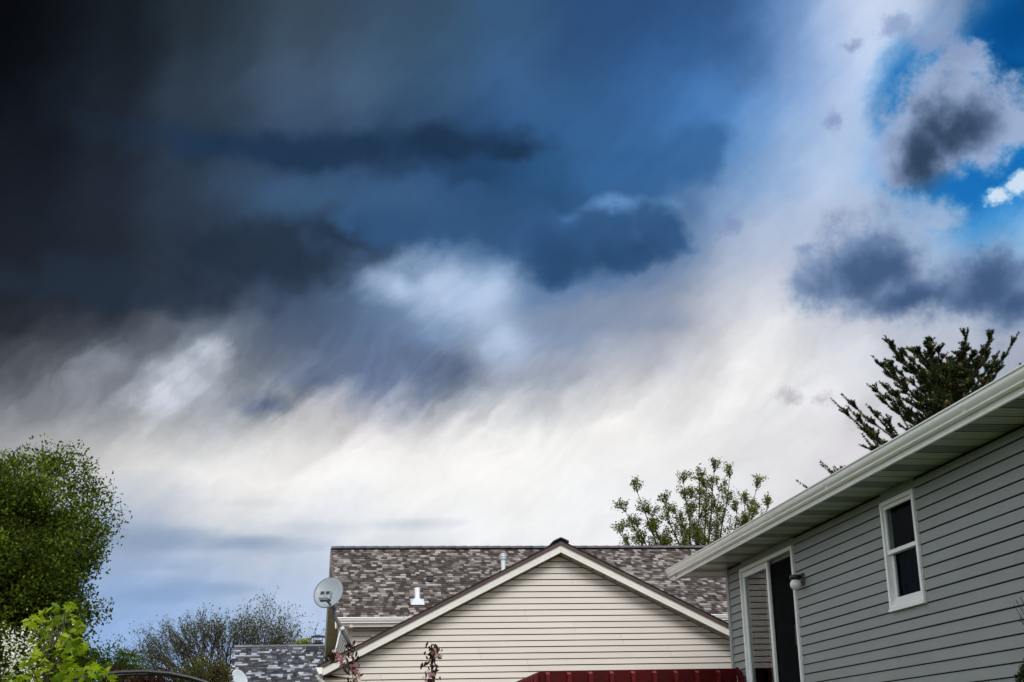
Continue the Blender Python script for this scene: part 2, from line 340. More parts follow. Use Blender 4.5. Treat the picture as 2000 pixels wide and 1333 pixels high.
# ------------------------------------------------------------------ materials
def material(name, colour, rough=0.6, spec=0.4, noise=None, bump=None, metal=0.0, attr=None, stretch=(1, 1, 1), coat=0.0):
    """noise = (scale, amount[, second colour]); bump = (scale, strength)"""
    m = bpy.data.materials.new(name); m.use_nodes = True; t = NT(m.node_tree); b = m.node_tree.nodes['Principled BSDF']
    b.inputs['Roughness'].default_value = rough; b.inputs['Metallic'].default_value = metal
    b.inputs['Specular IOR Level'].default_value = spec; b.inputs['Coat Weight'].default_value = coat
    col = tuple(colour)+(1,) if colour is not None else None
    if attr:
        a = t.new('ShaderNodeAttribute', attribute_name=attr); col = a.outputs['Color']
    tc = t.new('ShaderNodeTexCoord').outputs['Object']; tc = t.v('MULTIPLY', tc, stretch)
    oi = t.new('ShaderNodeObjectInfo').outputs['Random']
    tc = t.v('ADD', tc, t.v('MULTIPLY', oi, (37.0, 19.0, 53.0)))
    if noise:
        n = t.noise(tc, noise[0], 6.0, 0.6)
        if len(noise) > 2: col = t.mix(t.rng(n, 0.5-noise[1], 0.5+noise[1]), col, tuple(noise[2])+(1,))
        else:
            f = t.rng(n, 0.25, 0.75, 1-noise[1], 1+noise[1], 'LINEAR')
            col = t.v('MULTIPLY', col, f)
    t.put(b.inputs['Base Color'], col)
    if bump:
        bp = t.new('ShaderNodeBump'); bp.inputs['Strength'].default_value = bump[1]; bp.inputs['Distance'].default_value = 0.01
        t.put(bp.inputs['Height'], t.noise(tc, bump[0], 5.0, 0.6)); t.put(b.inputs['Normal'], bp.outputs[0])
    return m
def leaf_material(name, trans=0.38, rough=0.6, spec=0.14):
    m = bpy.data.materials.new(name); m.use_nodes = True; t = NT(m.node_tree); m.node_tree.nodes.clear()
    a = t.new('ShaderNodeAttribute', attribute_name='tint').outputs['Color']
    p = t.new('ShaderNodeBsdfPrincipled'); t.put(p.inputs['Base Color'], a); p.inputs['Roughness'].default_value = rough
    p.inputs['Specular IOR Level'].default_value = spec
    tr = t.new('ShaderNodeBsdfTranslucent'); t.put(tr.inputs['Color'], t.v('MULTIPLY', a, (1.5, 1.5, 0.7)))
    mx = t.new('ShaderNodeMixShader'); mx.inputs[0].default_value = trans
    t.t.links.new(p.outputs[0], mx.inputs[1]); t.t.links.new(tr.outputs[0], mx.inputs[2])
    t.t.links.new(mx.outputs[0], t.new('ShaderNodeOutputMaterial').inputs[0]); return m
def glass_material(name, f0=0.04, refl=0.42, tint=(0.8, 0.85, 0.83)):
    m = bpy.data.materials.new(name); m.use_nodes = True; t = NT(m.node_tree); m.node_tree.nodes.clear()
    fc = t.new('ShaderNodeLayerWeight'); fc.inputs[0].default_value = 0.5      # Schlick reflectance, the same from either side
    fr = t.m('MULTIPLY_ADD', t.m('POWER', fc.outputs['Facing'], 5.0), 1-f0, f0)
    tc = t.new('ShaderNodeTexCoord').outputs['Object']
    bp = t.new('ShaderNodeBump'); bp.inputs['Strength'].default_value = 0.02; bp.inputs['Distance'].default_value = 0.02
    t.put(bp.inputs['Height'], t.noise(tc, 2.2, 2.0, 0.5))
    g = t.new('ShaderNodeBsdfGlossy'); g.inputs['Roughness'].default_value = 0.015; g.inputs['Color'].default_value = (0.95, 0.97, 1, 1)
    t.put(g.inputs['Normal'], bp.outputs[0])
    tp = t.new('ShaderNodeBsdfTransparent'); tp.inputs['Color'].default_value = tuple(tint)+(1,)
    mx = t.new('ShaderNodeMixShader'); t.put(mx.inputs[0], t.m('MULTIPLY', fr, refl, clamp=True))
    t.t.links.new(tp.outputs[0], mx.inputs[1]); t.t.links.new(g.outputs[0], mx.inputs[2])
    t.t.links.new(mx.outputs[0], t.new('ShaderNodeOutputMaterial').inputs[0]); return m

M = dict(
    beige=material('beige_vinyl', (0.61, 0.55, 0.49), 0.42, 0.4, (1.6, 0.05), (5.0, 0.08), stretch=(0.4, 1, 1)),
    shade_backing=material('painted_shade_backing', (0.012, 0.011, 0.010), 0.95, 0.1),  # near-black backing: paints the shadow line under each board
    trim=material('beige_trim', (0.58, 0.51, 0.43), 0.45, 0.4, (3.0, 0.05)),
    white=material('white_aluminium', (0.82, 0.82, 0.80), 0.25, 0.6, (2.5, 0.06), (9.0, 0.02), coat=0.5),
    cream=material('cream_fascia', (0.72, 0.69, 0.64), 0.45, 0.4, (2.2, 0.06), (14.0, 0.04)),
    brown=material('brown_drip_edge', (0.085, 0.05, 0.045), 0.5, 0.4, (4.0, 0.15)),
    shingle=material('asphalt_shingle', None, 0.92, 0.15, (60.0, 0.35), (160.0, 0.5), attr='tint'),
    soffit=material('aluminium_soffit', (0.46, 0.48, 0.40), 0.35, 0.5, (3.0, 0.08)),
    vent_soffit=material('vented_soffit', (0.24, 0.25, 0.21), 0.5, 0.4, (40.0, 0.2)),
    tan_soffit=material('tan_soffit', (0.36, 0.28, 0.20), 0.5, 0.4, (3.0, 0.08)),
    grey=material('grey_lap_siding', (0.215, 0.229, 0.225), 0.55, 0.35, (2.4, 0.10), (26.0, 0.18), stretch=(1, 0.35, 1)),
    frame=material('white_vinyl_frame', (0.70, 0.71, 0.71), 0.35, 0.5, (4.0, 0.05)),
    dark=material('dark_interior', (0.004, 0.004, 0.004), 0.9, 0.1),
    curtain=material('pale_curtain', (0.30, 0.25, 0.24), 0.9, 0.1, (6.0, 0.2)),
    screen=material('dark_sash', (0.018, 0.018, 0.020), 0.6, 0.25),
    black=material('black_metal', (0.012, 0.012, 0.014), 0.38, 0.5, (8.0, 0.2)),
    globe=material('opal_glass', (0.70, 0.70, 0.70), 0.18, 0.5),
    galv=material('galvanised_steel', (0.62, 0.66, 0.70), 0.38, 0.5, (7.0, 0.12), metal=0.35),
    dish=material('dish_paint', (0.27, 0.31, 0.34), 0.4, 0.4, (3.0, 0.08), (50.0, 0.03)),
    pale_dish=material('pale_dish_paint', (0.50, 0.56, 0.58), 0.4, 0.4, (3.0, 0.08)),
    mount=material('grey_mount', (0.10, 0.11, 0.12), 0.45, 0.5, (8.0, 0.15)),
    red=material('red_stain', (0.070, 0.002, 0.003), 0.55, 0.12, (5.0, 0.28, (0.038, 0.002, 0.002)), (30.0, 0.15), stretch=(0.35, 1, 1)),
    lit_picket_red=material('lit_red_stain', (0.13, 0.008, 0.010), 0.55, 0.15, (9.0, 0.3, (0.075, 0.004, 0.005)), (40.0, 0.15)),  # lighter than the beams: light caught by the pickets is in the colour
    pale_top_red=material('pale_red_end_grain', (0.20, 0.03, 0.035), 0.6, 0.2, (40.0, 0.3)),  # paler red on the sloped picket tops
    glass=glass_material('window_glass'), dim_glass=glass_material('dim_glass', refl=0.05),
    bark=material('bark', (0.050, 0.040, 0.030), 0.95, 0.1, (9.0, 0.3), (30.0, 0.6)),
    pale_bark=material('pale_bark', (0.085, 0.070, 0.055), 0.95, 0.1, (9.0, 0.3), (30.0, 0.5)),
    leaf=leaf_material('leaf'), needle=leaf_material('needle', 0.1, 0.55), petal=leaf_material('petal', 0.3, 0.6, 0.2),
    bare_stucco=material('grey_stucco', (0.30, 0.31, 0.33), 0.9, 0.2, (12.0, 0.1)),
)

# ------------------------------------------------------------------ ground
def ground_z(x, y): t = min(max((y-4)/16, 0), 1); return 0.6*t*t*(3-2*t)
gx = np.concatenate([[-2500, -600, -150], np.linspace(-60, 60, 41), [150, 600, 2500]]); gy = np.concatenate([[-2500, -500, -80], np.linspace(-20, 60, 41), [120, 500, 2500]])
GV = [(x, y, ground_z(x, y)) for y in gy for x in gx]; nx = len(gx)
GF = [(j*nx+i, j*nx+i+1, (j+1)*nx+i+1, (j+1)*nx+i) for j in range(len(gy)-1) for i in range(nx-1)]
tag(link('ground', mesh('ground', GV, GF, material('lawn', (0.045, 0.070, 0.020), 0.95, 0.1, (0.8, 0.3, (0.065, 0.085, 0.028)), (14.0, 0.8)), smooth=True)), kind='structure')

# ------------------------------------------------------------------ shingled roofs
BROWN_TABS = [(0.045, 0.037, 0.034), (0.055, 0.046, 0.042), (0.070, 0.058, 0.053), (0.060, 0.050, 0.046), (0.105, 0.090, 0.083), (0.130, 0.112, 0.103), (0.24, 0.212, 0.195), (0.16, 0.14, 0.128), (0.31, 0.28, 0.26)]
GREY_TABS = [(0.045, 0.047, 0.055), (0.03, 0.031, 0.036), (0.10, 0.105, 0.12), (0.25, 0.27, 0.30), (0.075, 0.075, 0.085), (0.06, 0.055, 0.058), (0.34, 0.37, 0.41)]
def tab_mesh(w, h, t, along, up, n):
    """one shingle tab: a wedge, thick at its lower edge"""
    V = [np.zeros(3), along*w, along*w+n*t, n*t, up*h+n*0.002, along*w+up*h+n*0.002]
    return V, [(0, 1, 2, 3), (3, 2, 5, 4), (0, 3, 4), (1, 5, 2)]
def shingle_roof(roof, o, along, up, n, width, length, palette, singles=0, course=0.143, wmin=0.08, wmax=0.24, skip=None, prefer=None):
    o, along, up, n = (np.array(v, float) for v in (o, along, up, n))
    tabs = []
    for r_ in range(int(length/course)):
        x = -rng.uniform(0, 0.15)
        while x < width:
            w = rng.uniform(wmin, wmax); x0, x1 = max(x, 0), min(x+w, width)
            if x1-x0 > 0.02 and not (skip and skip(x0, x1, r_*course)): tabs.append((x0, x1-x0, r_*course, rng.integers(len(palette)), rng.choice([0.007, 0.013, 0.019])))
            x += w
    order = sorted(range(len(tabs)), key=lambda i: prefer(tabs[i]) if prefer else tabs[i][2]) if singles else []
    own = set(order[:singles])
    V, F, T = [], [], []
    cache = {}
    for i, (x, w, v, c, t) in enumerate(tabs):
        p = o + along*x + up*v; col = np.array(palette[c])
        if i in own:
            key = (round(w/0.03), c, t)
            if key not in cache:
                vv, ff = tab_mesh(round(w/0.03)*0.03, course+0.012, t, along, up, n); cache[key] = mesh('shingle', vv, ff, M['shingle'], tint=col)
            link('shingle', cache[key], roof, tuple(p-ORIG[roof.name]))
        else:
            vv, ff = tab_mesh(w, course+0.012, t, along, up, n); k = len(V)
            V += [p+q-ORIG[roof.name] for q in vv]; F += [[j+k for j in f] for f in ff]; T += [col*rng.uniform(0.85, 1.15)]*6
    if V: tag(link('shingles', mesh('shingles', V, F, M['shingle'], tint=np.array(T)), roof), kind='stuff')

def lap_boards(wall, mat, along, out, z_lines, span_of, expo, proud, slot, seams, name='siding_board'):
    """one lap board per course and length; span_of(z) gives the run of the wall at that height, seams the joint positions of course k"""
    along, out = np.array(along, float), np.array(out, float); o_ = ORIG[wall.name]
    for k, z in enumerate(z_lines):
        sb, st_ = span_of(z+slot), span_of(z+expo)  # open slot below each board shows the dark backing as its shadow
        if sb is None or sb[1]-sb[0] < 0.05: continue
        if st_ is None: m_ = (sb[0]+sb[1])/2; st_ = (m_, m_)
        cuts = [sb[0]] + [c for c in sorted(seams(k)) if sb[0]+0.35 < c < sb[1]-0.35] + [sb[1]]
        for i in range(len(cuts)-1):
            g = 0.0015
            b0, b1 = cuts[i]+(g if i else 0), cuts[i+1]-(g if i < len(cuts)-2 else 0)
            t0, t1 = (max(b0, st_[0]) if i else st_[0]), (min(b1, st_[1]) if i < len(cuts)-2 else st_[1])
            if t1 < t0: t0 = t1 = (t0+t1)/2
            j = rng.uniform(-0.0012, 0.0012); pr = proud + rng.uniform(-0.002, 0.002)
            P_ = lambda s_, n_, z_: along*s_ + out*n_ + np.array([0, 0, z_])
            V = [P_(b0, pr, z+slot+j), P_(b1, pr, z+slot+j), P_(b1, 0.002, z+slot+j), P_(b0, 0.002, z+slot+j),
                 P_(t0, 0.005, z+expo+0.004), P_(t1, 0.005, z+expo+0.004), P_(t1, 0.0, z+expo+0.004), P_(t0, 0.0, z+expo+0.004),
                 P_(b0, pr+0.001, z+slot+j+0.004), P_(b1, pr+0.001, z+slot+j+0.004)]
            F = [(0, 1, 9, 8), (8, 9, 5, 4), (3, 2, 1, 0), (4, 5, 6, 7), (0, 8, 4, 7, 3), (1, 2, 6, 5, 9)]
            yield link(name, mesh(name, [v-o_ for v in V], F, mat), wall)
def run(g):
    for _ in g: pass

# ------------------------------------------------------------------ beige house: front gable wing and main block
YB, XA = 25.65, 4.297                                  # gable wall plane, its ridge line
house = thing('house', 'beige vinyl-sided house with brown shingle roof and white-trimmed front gable', 'house', (XA, YB, 0.6))
def rake(x): return -0.5*abs(x-XA)
# gable wall
wall = MB().add([(0.47, YB+0.004, 0.5), (8.1, YB+0.004, 0.5), (8.1, YB+0.004, 3.1), (8.72, YB+0.004, 3.1), (XA, YB+0.004, 5.31), (-0.12, YB+0.004, 3.1), (0.47, YB+0.004, 3.1),
                 (0.47, YB+4.9, 0.5), (8.1, YB+4.9, 0.5), (8.1, YB+4.9, 3.1), (XA, YB+4.9, 5.0), (0.47, YB+4.9, 3.1)],
                [(0, 1, 2, 3, 4, 5, 6), (0, 6, 11, 7), (1, 8, 9, 2)]).build('wall', M['shade_backing'], house)
ZL = on_y(1250, 1298.5, YB)[2]
zs = [ZL + 0.1141*k for k in range(-20, 20)]
def span(z):
    h = 5.325 - z
    if h <= 0.02: return None
    return (max(XA-2*h, 0.535 if z < 3.12 else -0.2), min(XA+2*h, 8.06 if z < 3.12 else 8.8))
run(lap_boards(wall, M['beige'], (1, 0, 0), (0, -1, 0), [z for z in zs if z > 0.55], lambda z: (lambda s: s and s)(span(z)), 0.1141, 0.022, 0.019,
               lambda k: [(k*1.37) % 3.66 + 3.66*i - 0.4 for i in range(4)] if k % 2 else [((k-1)*1.37) % 3.66 + 3.66*i - 0.43 for i in range(4)]))
for o in wall.children: o.data.transform(Matrix.Translation((0, YB, 0)))
cp = MB(); cp.box((0.45, YB-0.028, 0.55), (0.535, YB+0.05, 3.135)); cp.build('corner_post', M['trim'], house)
cp = MB(); cp.box((8.06, YB-0.028, 0.55), (8.14, YB+0.05, 3.135)); cp.build('corner_post', M['trim'], house)
# stepped rake fascia, drip edge, shingle edge
YF = YB-0.30
def rake_piece(prof, x0, x1, name, mat, parent):
    MB().prism(prof, lambda a, b, t: np.array([t, YF+a, 5.356+rake(t)+b]), x0, x1).build(name, mat, parent)
fas = [(0.03, 0.0), (-0.002, 0.0), (-0.002, 0.042), (0.003, 0.045), (0.003, 0.050), (-0.001, 0.053), (-0.001, 0.096), (0.004, 0.099), (0.004, 0.104), (0.0, 0.107), (-0.008, 0.150), (0.03, 0.152)]
rake_piece(fas, -0.17, XA-0.0015, 'rake_fascia', M['cream'], house)
rake_piece(fas, XA+0.0015, 6.62, 'rake_fascia', M['cream'], house)
rake_piece(fas, 6.622, 8.77, 'rake_fascia', M['cream'], house)
roof = MB()
for s_ in (-1, 1):                                      # roof slabs of the wing
    e_ = XA + s_*4.50
    V = [(XA, YF-0.02, 5.54), (e_, YF-0.02, 5.54+rake(e_)), (e_, 30.35, 5.54+rake(e_)), (XA+s_*3.0, 30.6, 5.54+rake(XA+s_*3)), (XA, 32.1, 5.54)]
    V += [(x, y, z-0.05) for x, y, z in V]
    roof.add(V, [(0, 1, 2, 3, 4), (9, 8, 7, 6, 5), (0, 5, 6, 1), (1, 6, 7, 2), (2, 7, 8, 3), (3, 8, 9, 4)])
roof = roof.build('roof', M['brown'], house, label='brown shingled roof of the gable wing and main block')
for s_ in (-1, 1):
    x1 = XA+s_*4.52
    rake_piece([(0.05, 0.153), (-0.024, 0.153), (-0.026, 0.206), (0.05, 0.212)], *sorted((XA, x1)), 'drip_edge', M['brown'], roof)
    # ragged shingle edge lying on the drip edge, one piece per course
    for k in range(34):
        a0, a1 = XA+s_*(0.133*k), XA+s_*min(0.133*(k+1)+0.02, 4.54); t_ = 0.013+0.008*rng.random()
        if not (a0-a1): continue
        c = BROWN_TABS[rng.integers(0, 3)]
        V = [(x, y, 5.356+rake(x)+0.210+dz) for y in (YF-0.034-0.006*rng.random(), YF+0.10) for x, dz in ((a0, 0.0), (a1, 0.0), (a1, t_+0.008), (a0, t_))]
        link('edge_shingle', mesh('edge_shingle', [np.array(v)-ORIG[house.name] for v in V], [(0, 1, 2, 3), (4, 7, 6, 5), (3, 2, 6, 7), (0, 4, 5, 1), (0, 3, 7, 4), (1, 5, 6, 2)], M['shingle'], tint=np.array(c)*0.45), roof)
# ridge caps of the wing
for k in range(9):
    y0 = YF-0.04+0.28*k; z0 = 5.605+0.006
    V = []
    for y, dz in ((y0, 0.018), (y0+0.33, 0.002)):
        for a_ in (-0.155, -0.05, 0.0, 0.05, 0.155): V += [(XA+a_, y, z0+dz-0.5*abs(a_)+(0.010 if a_ == 0 else 0.018)), (XA+a_, y, z0+dz-0.5*abs(a_)-0.012)]
    F = [(2*i, 2*i+2, 2*i+12, 2*i+10) for i in range(4)] + [(2*i+1, 2*i+11, 2*i+13, 2*i+3) for i in range(4)] + [(2*i, 2*i+1, 2*i+3, 2*i+2) for i in range(4)] + [(2*i+10, 2*i+12, 2*i+13, 2*i+11) for i in range(4)] + [(0, 10, 11, 1), (8, 9, 19, 18)]
    link('ridge_cap', mesh('ridge_cap', [np.array(v)-ORIG[house.name] for v in V], F, M['shingle'], tint=np.array((0.035, 0.034, 0.038))), roof)
su = np.array([0.8944, 0, 0.4472])
shingle_roof(roof, (XA-4.5, YF, 5.545-2.25), (0, 1, 0), su, (-0.4472, 0, 0.8944), 5.0, 5.0, BROWN_TABS, wmin=0.2, wmax=0.5)
shingle_roof(roof, (XA+4.5, YF, 5.545-2.25), (0, 1, 0), su*(-1, 1, 1), (0.4472, 0, 0.8944), 5.0, 5.0, BROWN_TABS, wmin=0.2, wmax=0.5)
# rake soffit, panel by panel
sf = MB().add([(XA-4.45, YF+0.02, 5.372+rake(XA-4.45)), (XA, YF+0.02, 5.372), (XA+4.45, YF+0.02, 5.372+rake(XA+4.45)), (XA+4.45, YB+0.02, 5.372+rake(XA+4.45)), (XA, YB+0.02, 5.372), (XA-4.45, YB+0.02, 5.372+rake(XA-4.45))], [(0, 1, 4, 5), (1, 2, 3, 4)]).build('soffit', M['shade_backing'], house)
for s_ in (-1, 1):
    for k in range(21):
        a0, a1 = XA+s_*(0.012+0.21*k), XA+s_*(0.21*(k+1)-0.006)
        m_ = MB(); x0, x1 = min(a0, a1), max(a0, a1)
        V = [(x, y, 5.352+rake(x)+dz) for dz in (0.0, 0.012) for y in (YF+0.031, YB+0.0) for x in (x0, x1)]
        m_.add(V, [(0, 1, 3, 2), (4, 6, 7, 5), (0, 4, 5, 1), (2, 3, 7, 6), (0, 2, 6, 4), (1, 5, 7, 3)]); m_.build('soffit_panel', M['tan_soffit'], sf)
rake_j = [(0.268, -0.012), (0.268, 0.0), (0.31, 0.0), (0.31, -0.012)]
for a, b in ((-0.12, XA), (XA, 8.7)): rake_piece(rake_j, a, b, 'frieze_trim', M['trim'], house)
# eave soffit of the wing's left side, eave return and gutter with end cap
es = MB(); es.box((-0.16, YB+0.0, 3.085), (0.45, 30.3, 3.10)); es = es.build('eave_soffit', M['tan_soffit'], house)
for k in range(4):
    m_ = MB(); m_.box((-0.155, YB-0.012, 3.075-0.06*k-0.05+0.0), (0.445, YB+0.03, 3.075-0.06*k-0.008)); m_.build('return_board', M['trim'], es)
def k_gutter(frame, t0, t1, name, mat, parent, cap_at=None):
    out_ = [(0.0, 0.118), (0.0, 0.0), (0.066, 0.0), (0.068, 0.007), (0.060, 0.013), (0.064, 0.020), (0.078, 0.032), (0.093, 0.050), (0.104, 0.070), (0.108, 0.088), (0.108, 0.098), (0.124, 0.104), (0.126, 0.112), (0.124, 0.120), (0.112, 0.120)]
    inn = [(0.112, 0.114), (0.118, 0.112), (0.117, 0.108), (0.103, 0.101), (0.103, 0.088), (0.098, 0.071), (0.088, 0.053), (0.074, 0.036), (0.058, 0.022), (0.054, 0.006), (0.004, 0.006), (0.004, 0.118)]
    g_ = MB().prism(out_+inn, frame, t0, t1).build(name, mat, parent)
    for c in cap_at or ():
        MB().prism([(-0.001, 0.112), (-0.001, -0.002), (0.066, -0.002), (0.082, 0.031), (0.106, 0.069), (0.111, 0.098), (0.127, 0.104), (0.127, 0.112)], frame, c, c+0.004).build('end_cap', mat, g_)
    return g_
k_gutter(lambda a, b, t: np.array([-0.175-a, t, 3.155+b]), YF-0.02, 30.3, 'gutter', M['white'], house, cap_at=(YF-0.028,))
MB().tube([(-0.24, YF+0.12, 3.16), (-0.24, YF+0.12, 3.08), (-0.1, YF+0.2, 2.96), (0.28, YB-0.12, 2.86), (0.36, YB-0.06, 2.78), (0.36, YB-0.06, 0.7)], 0.038, 8).build('downspout', M['white'], house)

# main block behind the wing
YM, ZE = 30.5, 4.63
def roof_m(y): return ZE - 0.02 + 0.5*(y-30.0)
YR = 34.38
main = MB().add([(0.35, YM, 0.6), (13.0, YM, 0.6), (13.0, YM, 4.52), (0.35, YM, 4.52), (0.35, 38.26, 0.6), (0.35, 38.26, 4.52), (0.35, YR, 6.62), (13.0, 38.26, 0.6), (13.0, 38.26, 4.52), (13.0, YR, 6.62)],
                [(0, 1, 2, 3), (0, 3, 6, 5, 4), (1, 7, 8, 9, 2), (4, 5, 8, 7)]).build('wall', M['shade_backing'], house)
n0 = len(main.children)
bs = list(lap_boards(main, M['beige'], (1, 0, 0), (0, -1, 0), [3.0+0.1141*k for k in range(13)], lambda z: (0.43, 9.0), 0.1141, 0.022, 0.019, lambda k: [2.2+(k % 3)*0.9, 5.5+(k % 2)]))
for o in bs: o.data.transform(Matrix.Translation((0, YM, 0)))
def end_span(z):
    h = 6.60 - z
    return (YM+0.02, 38.2) if z < 4.5 else ((max(YM+0.02, YR-2*h), min(38.2, YR+2*h)) if h > 0.03 else None)
bs = list(lap_boards(main, M['beige'], (0, 1, 0), (-1, 0, 0), [2.4+0.1141*k for k in range(37)], end_span, 0.1141, 0.022, 0.019, lambda k: [33.0+(k % 3)*0.8]))
for o in bs: o.data.transform(Matrix.Translation((0.35, 0, 0)))
cp = MB(); cp.box((0.328, YM-0.026, 0.65), (0.432, YM+0.02, 4.47)); cp.box((0.322, YM-0.02, 0.65), (0.34, YM+0.09, 4.47)); cp.build('corner_post', M['trim'], house)
mr = MB()
for (y0, z0), (y1, z1) in (((30.06, roof_m(30.06)), (YR, roof_m(YR))), ((2*YR-30.06, roof_m(30.06)), (YR, roof_m(YR)))):
    V = [(0.05, y0, z0), (13.4, y0, z0), (13.4, y1, z1), (0.05, y1, z1)]; V += [(x, y, z-0.06) for x, y, z in V]
    mr.add(V, [(0, 1, 2, 3), (7, 6, 5, 4), (0, 4, 5, 1), (1, 5, 6, 2), (2, 6, 7, 3), (3, 7, 4, 0)])
mr = mr.build('roof', M['brown'], house)
def behind_wing(x0, x1, v):                            # tabs that lie under the wing's own roof
    y, z = 30+0.8944*v, ZE+0.4472*v; x = (x0+x1)/2+0.045
    return z < 5.54+rake(x)-0.15
shingle_roof(mr, (0.045, 30.045, roof_m(30.045)+0.002), (1, 0, 0), (0, 0.8944, 0.4472), (0, -0.4472, 0.8944), 10.6, 4.86, BROWN_TABS, singles=300, skip=behind_wing, wmin=0.07, wmax=0.15, prefer=lambda t: t[2]-0.02*t[1] if t[0] < 3.2 else 99+t[2])
for k in range(47):                                    # ridge caps of the main block, over a vent gap
    x0 = 0.04+0.285*k; V = []
    for x, dz in ((x0, 0.0), (x0+0.32, 0.012)):
        for a_ in (-0.15, 0.0, 0.15): V += [(x, YR+a_, roof_m(YR)+0.058+dz-0.42*abs(a_)), (x, YR+a_, roof_m(YR)+0.040+dz-0.42*abs(a_))]
    F = [(0, 2, 8, 6), (2, 4, 10, 8), (1, 7, 9, 3), (3, 9, 11, 5), (0, 6, 7, 1), (4, 5, 11, 10), (0, 1, 3, 2), (2, 3, 5, 4), (6, 8, 9, 7), (8, 10, 11, 9)]
    link('ridge_cap', mesh('ridge_cap', [np.array(v)-ORIG[house.name] for v in V], F, M['shingle'], tint=np.array((0.10, 0.10, 0.11))*rng.uniform(0.7, 1.2)), mr)
# left rake: fascia board and the soffit panels under it
def slope_box(x0, x1, z0, z1, y0, y1, name, mat, parent):
    V = [(x, y, roof_m(y)+z) for y in (y0, y1) for x, z in ((x0, z0), (x1, z0), (x1, z1), (x0, z1))]
    return MB().add(V, [(0, 1, 2, 3), (7, 6, 5, 4), (0, 4, 5, 1), (1, 5, 6, 2), (2, 6, 7, 3), (3, 7, 4, 0)]).build(name, mat, parent)
def back_box(x0, x1, z0, z1, y0, y1, name, mat, parent):          # the same on the far slope
    o = slope_box(x0, x1, z0, z1, y0, y1, name, mat, parent); c = YR-ORIG[house.name][1]
    for v in o.data.vertices: v.co.y = 2*c - v.co.y
    return o
sheared = [*bs]
for f in (slope_box, back_box):
    sheared.append(f(0.03, 0.055, -0.19, -0.03, 29.95, YR, 'rake_fascia', M['cream'], house))
    sheared.append(f(0.02, 0.075, -0.03, 0.012, 30.0, YR, 'drip_edge', M['brown'], mr))
    rs = f(0.057, 0.36, -0.165, -0.155, 30.1, YR, 'rake_soffit', M['shade_backing'], house); sheared.append(rs)
    for k in range(20): sheared.append(f(0.058, 0.352, -0.19, -0.172, 30.06+0.217*k, min(30.06+0.217*k+0.205, YR-0.001), 'soffit_panel', M['tan_soffit'], rs))
er = MB(); er.box((0.058, 30.10, 4.425), (0.43, 30.49, 4.60)); er.build('eave_return', M['cream'], house)
# the house stands a touch askew: its end wall and left rake run slightly left with depth
SH = Matrix.Identity(4); SH[0][1] = -0.03; SH[0][3] = -0.03*(ORIG[house.name][1]-YM)
for o in sheared + [mr] + [c for c in mr.children if c.name.startswith(('shingles', 'ridge_cap', 'vent', 'box'))]:
    if o.name.startswith(('vent', 'box')): continue
    o.data.transform(SH)
for c in mr.children:
    if c.name.startswith('shingle') and not c.name.startswith('shingles'): c.location.x += -0.03*(c.location.y+ORIG[house.name][1]-YM)
MB().prism([(0.0, 0.0), (0.03, 0.0), (0.03, 0.17), (0.0, 0.17)], lambda a, b, t: np.array([t, 30.13+a, 4.44+b]), 0.06, 13.0).build('eave_fascia', M['cream'], house)
MB().prism([(0.0, 0.0), (0.37, 0.0), (0.37, 0.012), (0.0, 0.012)], lambda a, b, t: np.array([t, 30.14+a, 4.445+b]), 0.43, 13.0).build('eave_soffit', M['tan_soffit'], house)
k_gutter(lambda a, b, t: np.array([t, 30.125-a, 4.515+b]), 0.045, 13.0, 'gutter', M['white'], house, cap_at=(0.041,))
ov = MB(); ov.box((0.86, YM-0.07, 4.19), (0.94, YM-0.01, 4.30), 0.01); ov.box((0.85, YM-0.03, 4.18), (0.95, YM-0.012, 4.31)); ov.build('wall_outlet_box', M['frame'], house)
# roof penetrations
def on_roof(x, y, lift=0.0):
    d = ray(x, y); t_ = (roof_m(0)+lift-CAM[2])/(d[2]-0.5*d[1]); return CAM + d*t_
p = on_roof(815, 1177)
v1 = MB().lathe(p+(0, 0, -0.05), (0, 0, 1), [(0.062, 0), (0.062, 0.38), (0.056, 0.382), (0.056, 0.2)], 20).build('vent_pipe', M['galv'], mr, True)
fl = MB(); nrm = np.array([0, -0.4472, 0.8944]); sl = np.array([0, 0.8944, 0.4472]); ex = np.array([1.0, 0, 0])
base_, top_ = [], []
for sx, sy in ((-1, -1), (1, -1), (1, 1), (-1, 1)):
    base_.append(p + ex*0.155*sx + sl*(0.19*sy-0.02) + nrm*0.022); top_.append(p + ex*0.066*sx + np.array([0, 0.066*sy, 0.085]))
fl.add(base_+top_, [(0, 1, 5, 4), (1, 2, 6, 5), (2, 3, 7, 6), (3, 0, 4, 7), (4, 5, 6, 7)]); fl.build('flashing', M['galv'], v1)
p = on_roof(983, 1120)
v2 = MB().lathe(p+(0, 0, -0.1), (0, 0, 1), [(0.055, 0), (0.055, 0.46)], 18).build('vent_pipe', M['galv'], mr, True)
MB().lathe(p+(0, 0, 0.36), (0, 0, 1), [(0.0, -0.02), (0.09, -0.02), (0.094, 0.0), (0.07, 0.012), (0.07, 0.03), (0.095, 0.034), (0.098, 0.052), (0.075, 0.062), (0.075, 0.078), (0.09, 0.084), (0.06, 0.112), (0.0, 0.122)], 20).build('vent_cap', M['galv'], v2, True)
p = on_roof(840, 1130, 0.09)
bv = MB(); bv.box(p+(-0.075, -0.06, -0.08), p+(0.075, 0.16, 0.05), 0.02); bv.box(p+(-0.085, -0.075, 0.03), p+(0.085, 0.17, 0.058), 0.012); bv.build('box_vent', M['black'], mr)

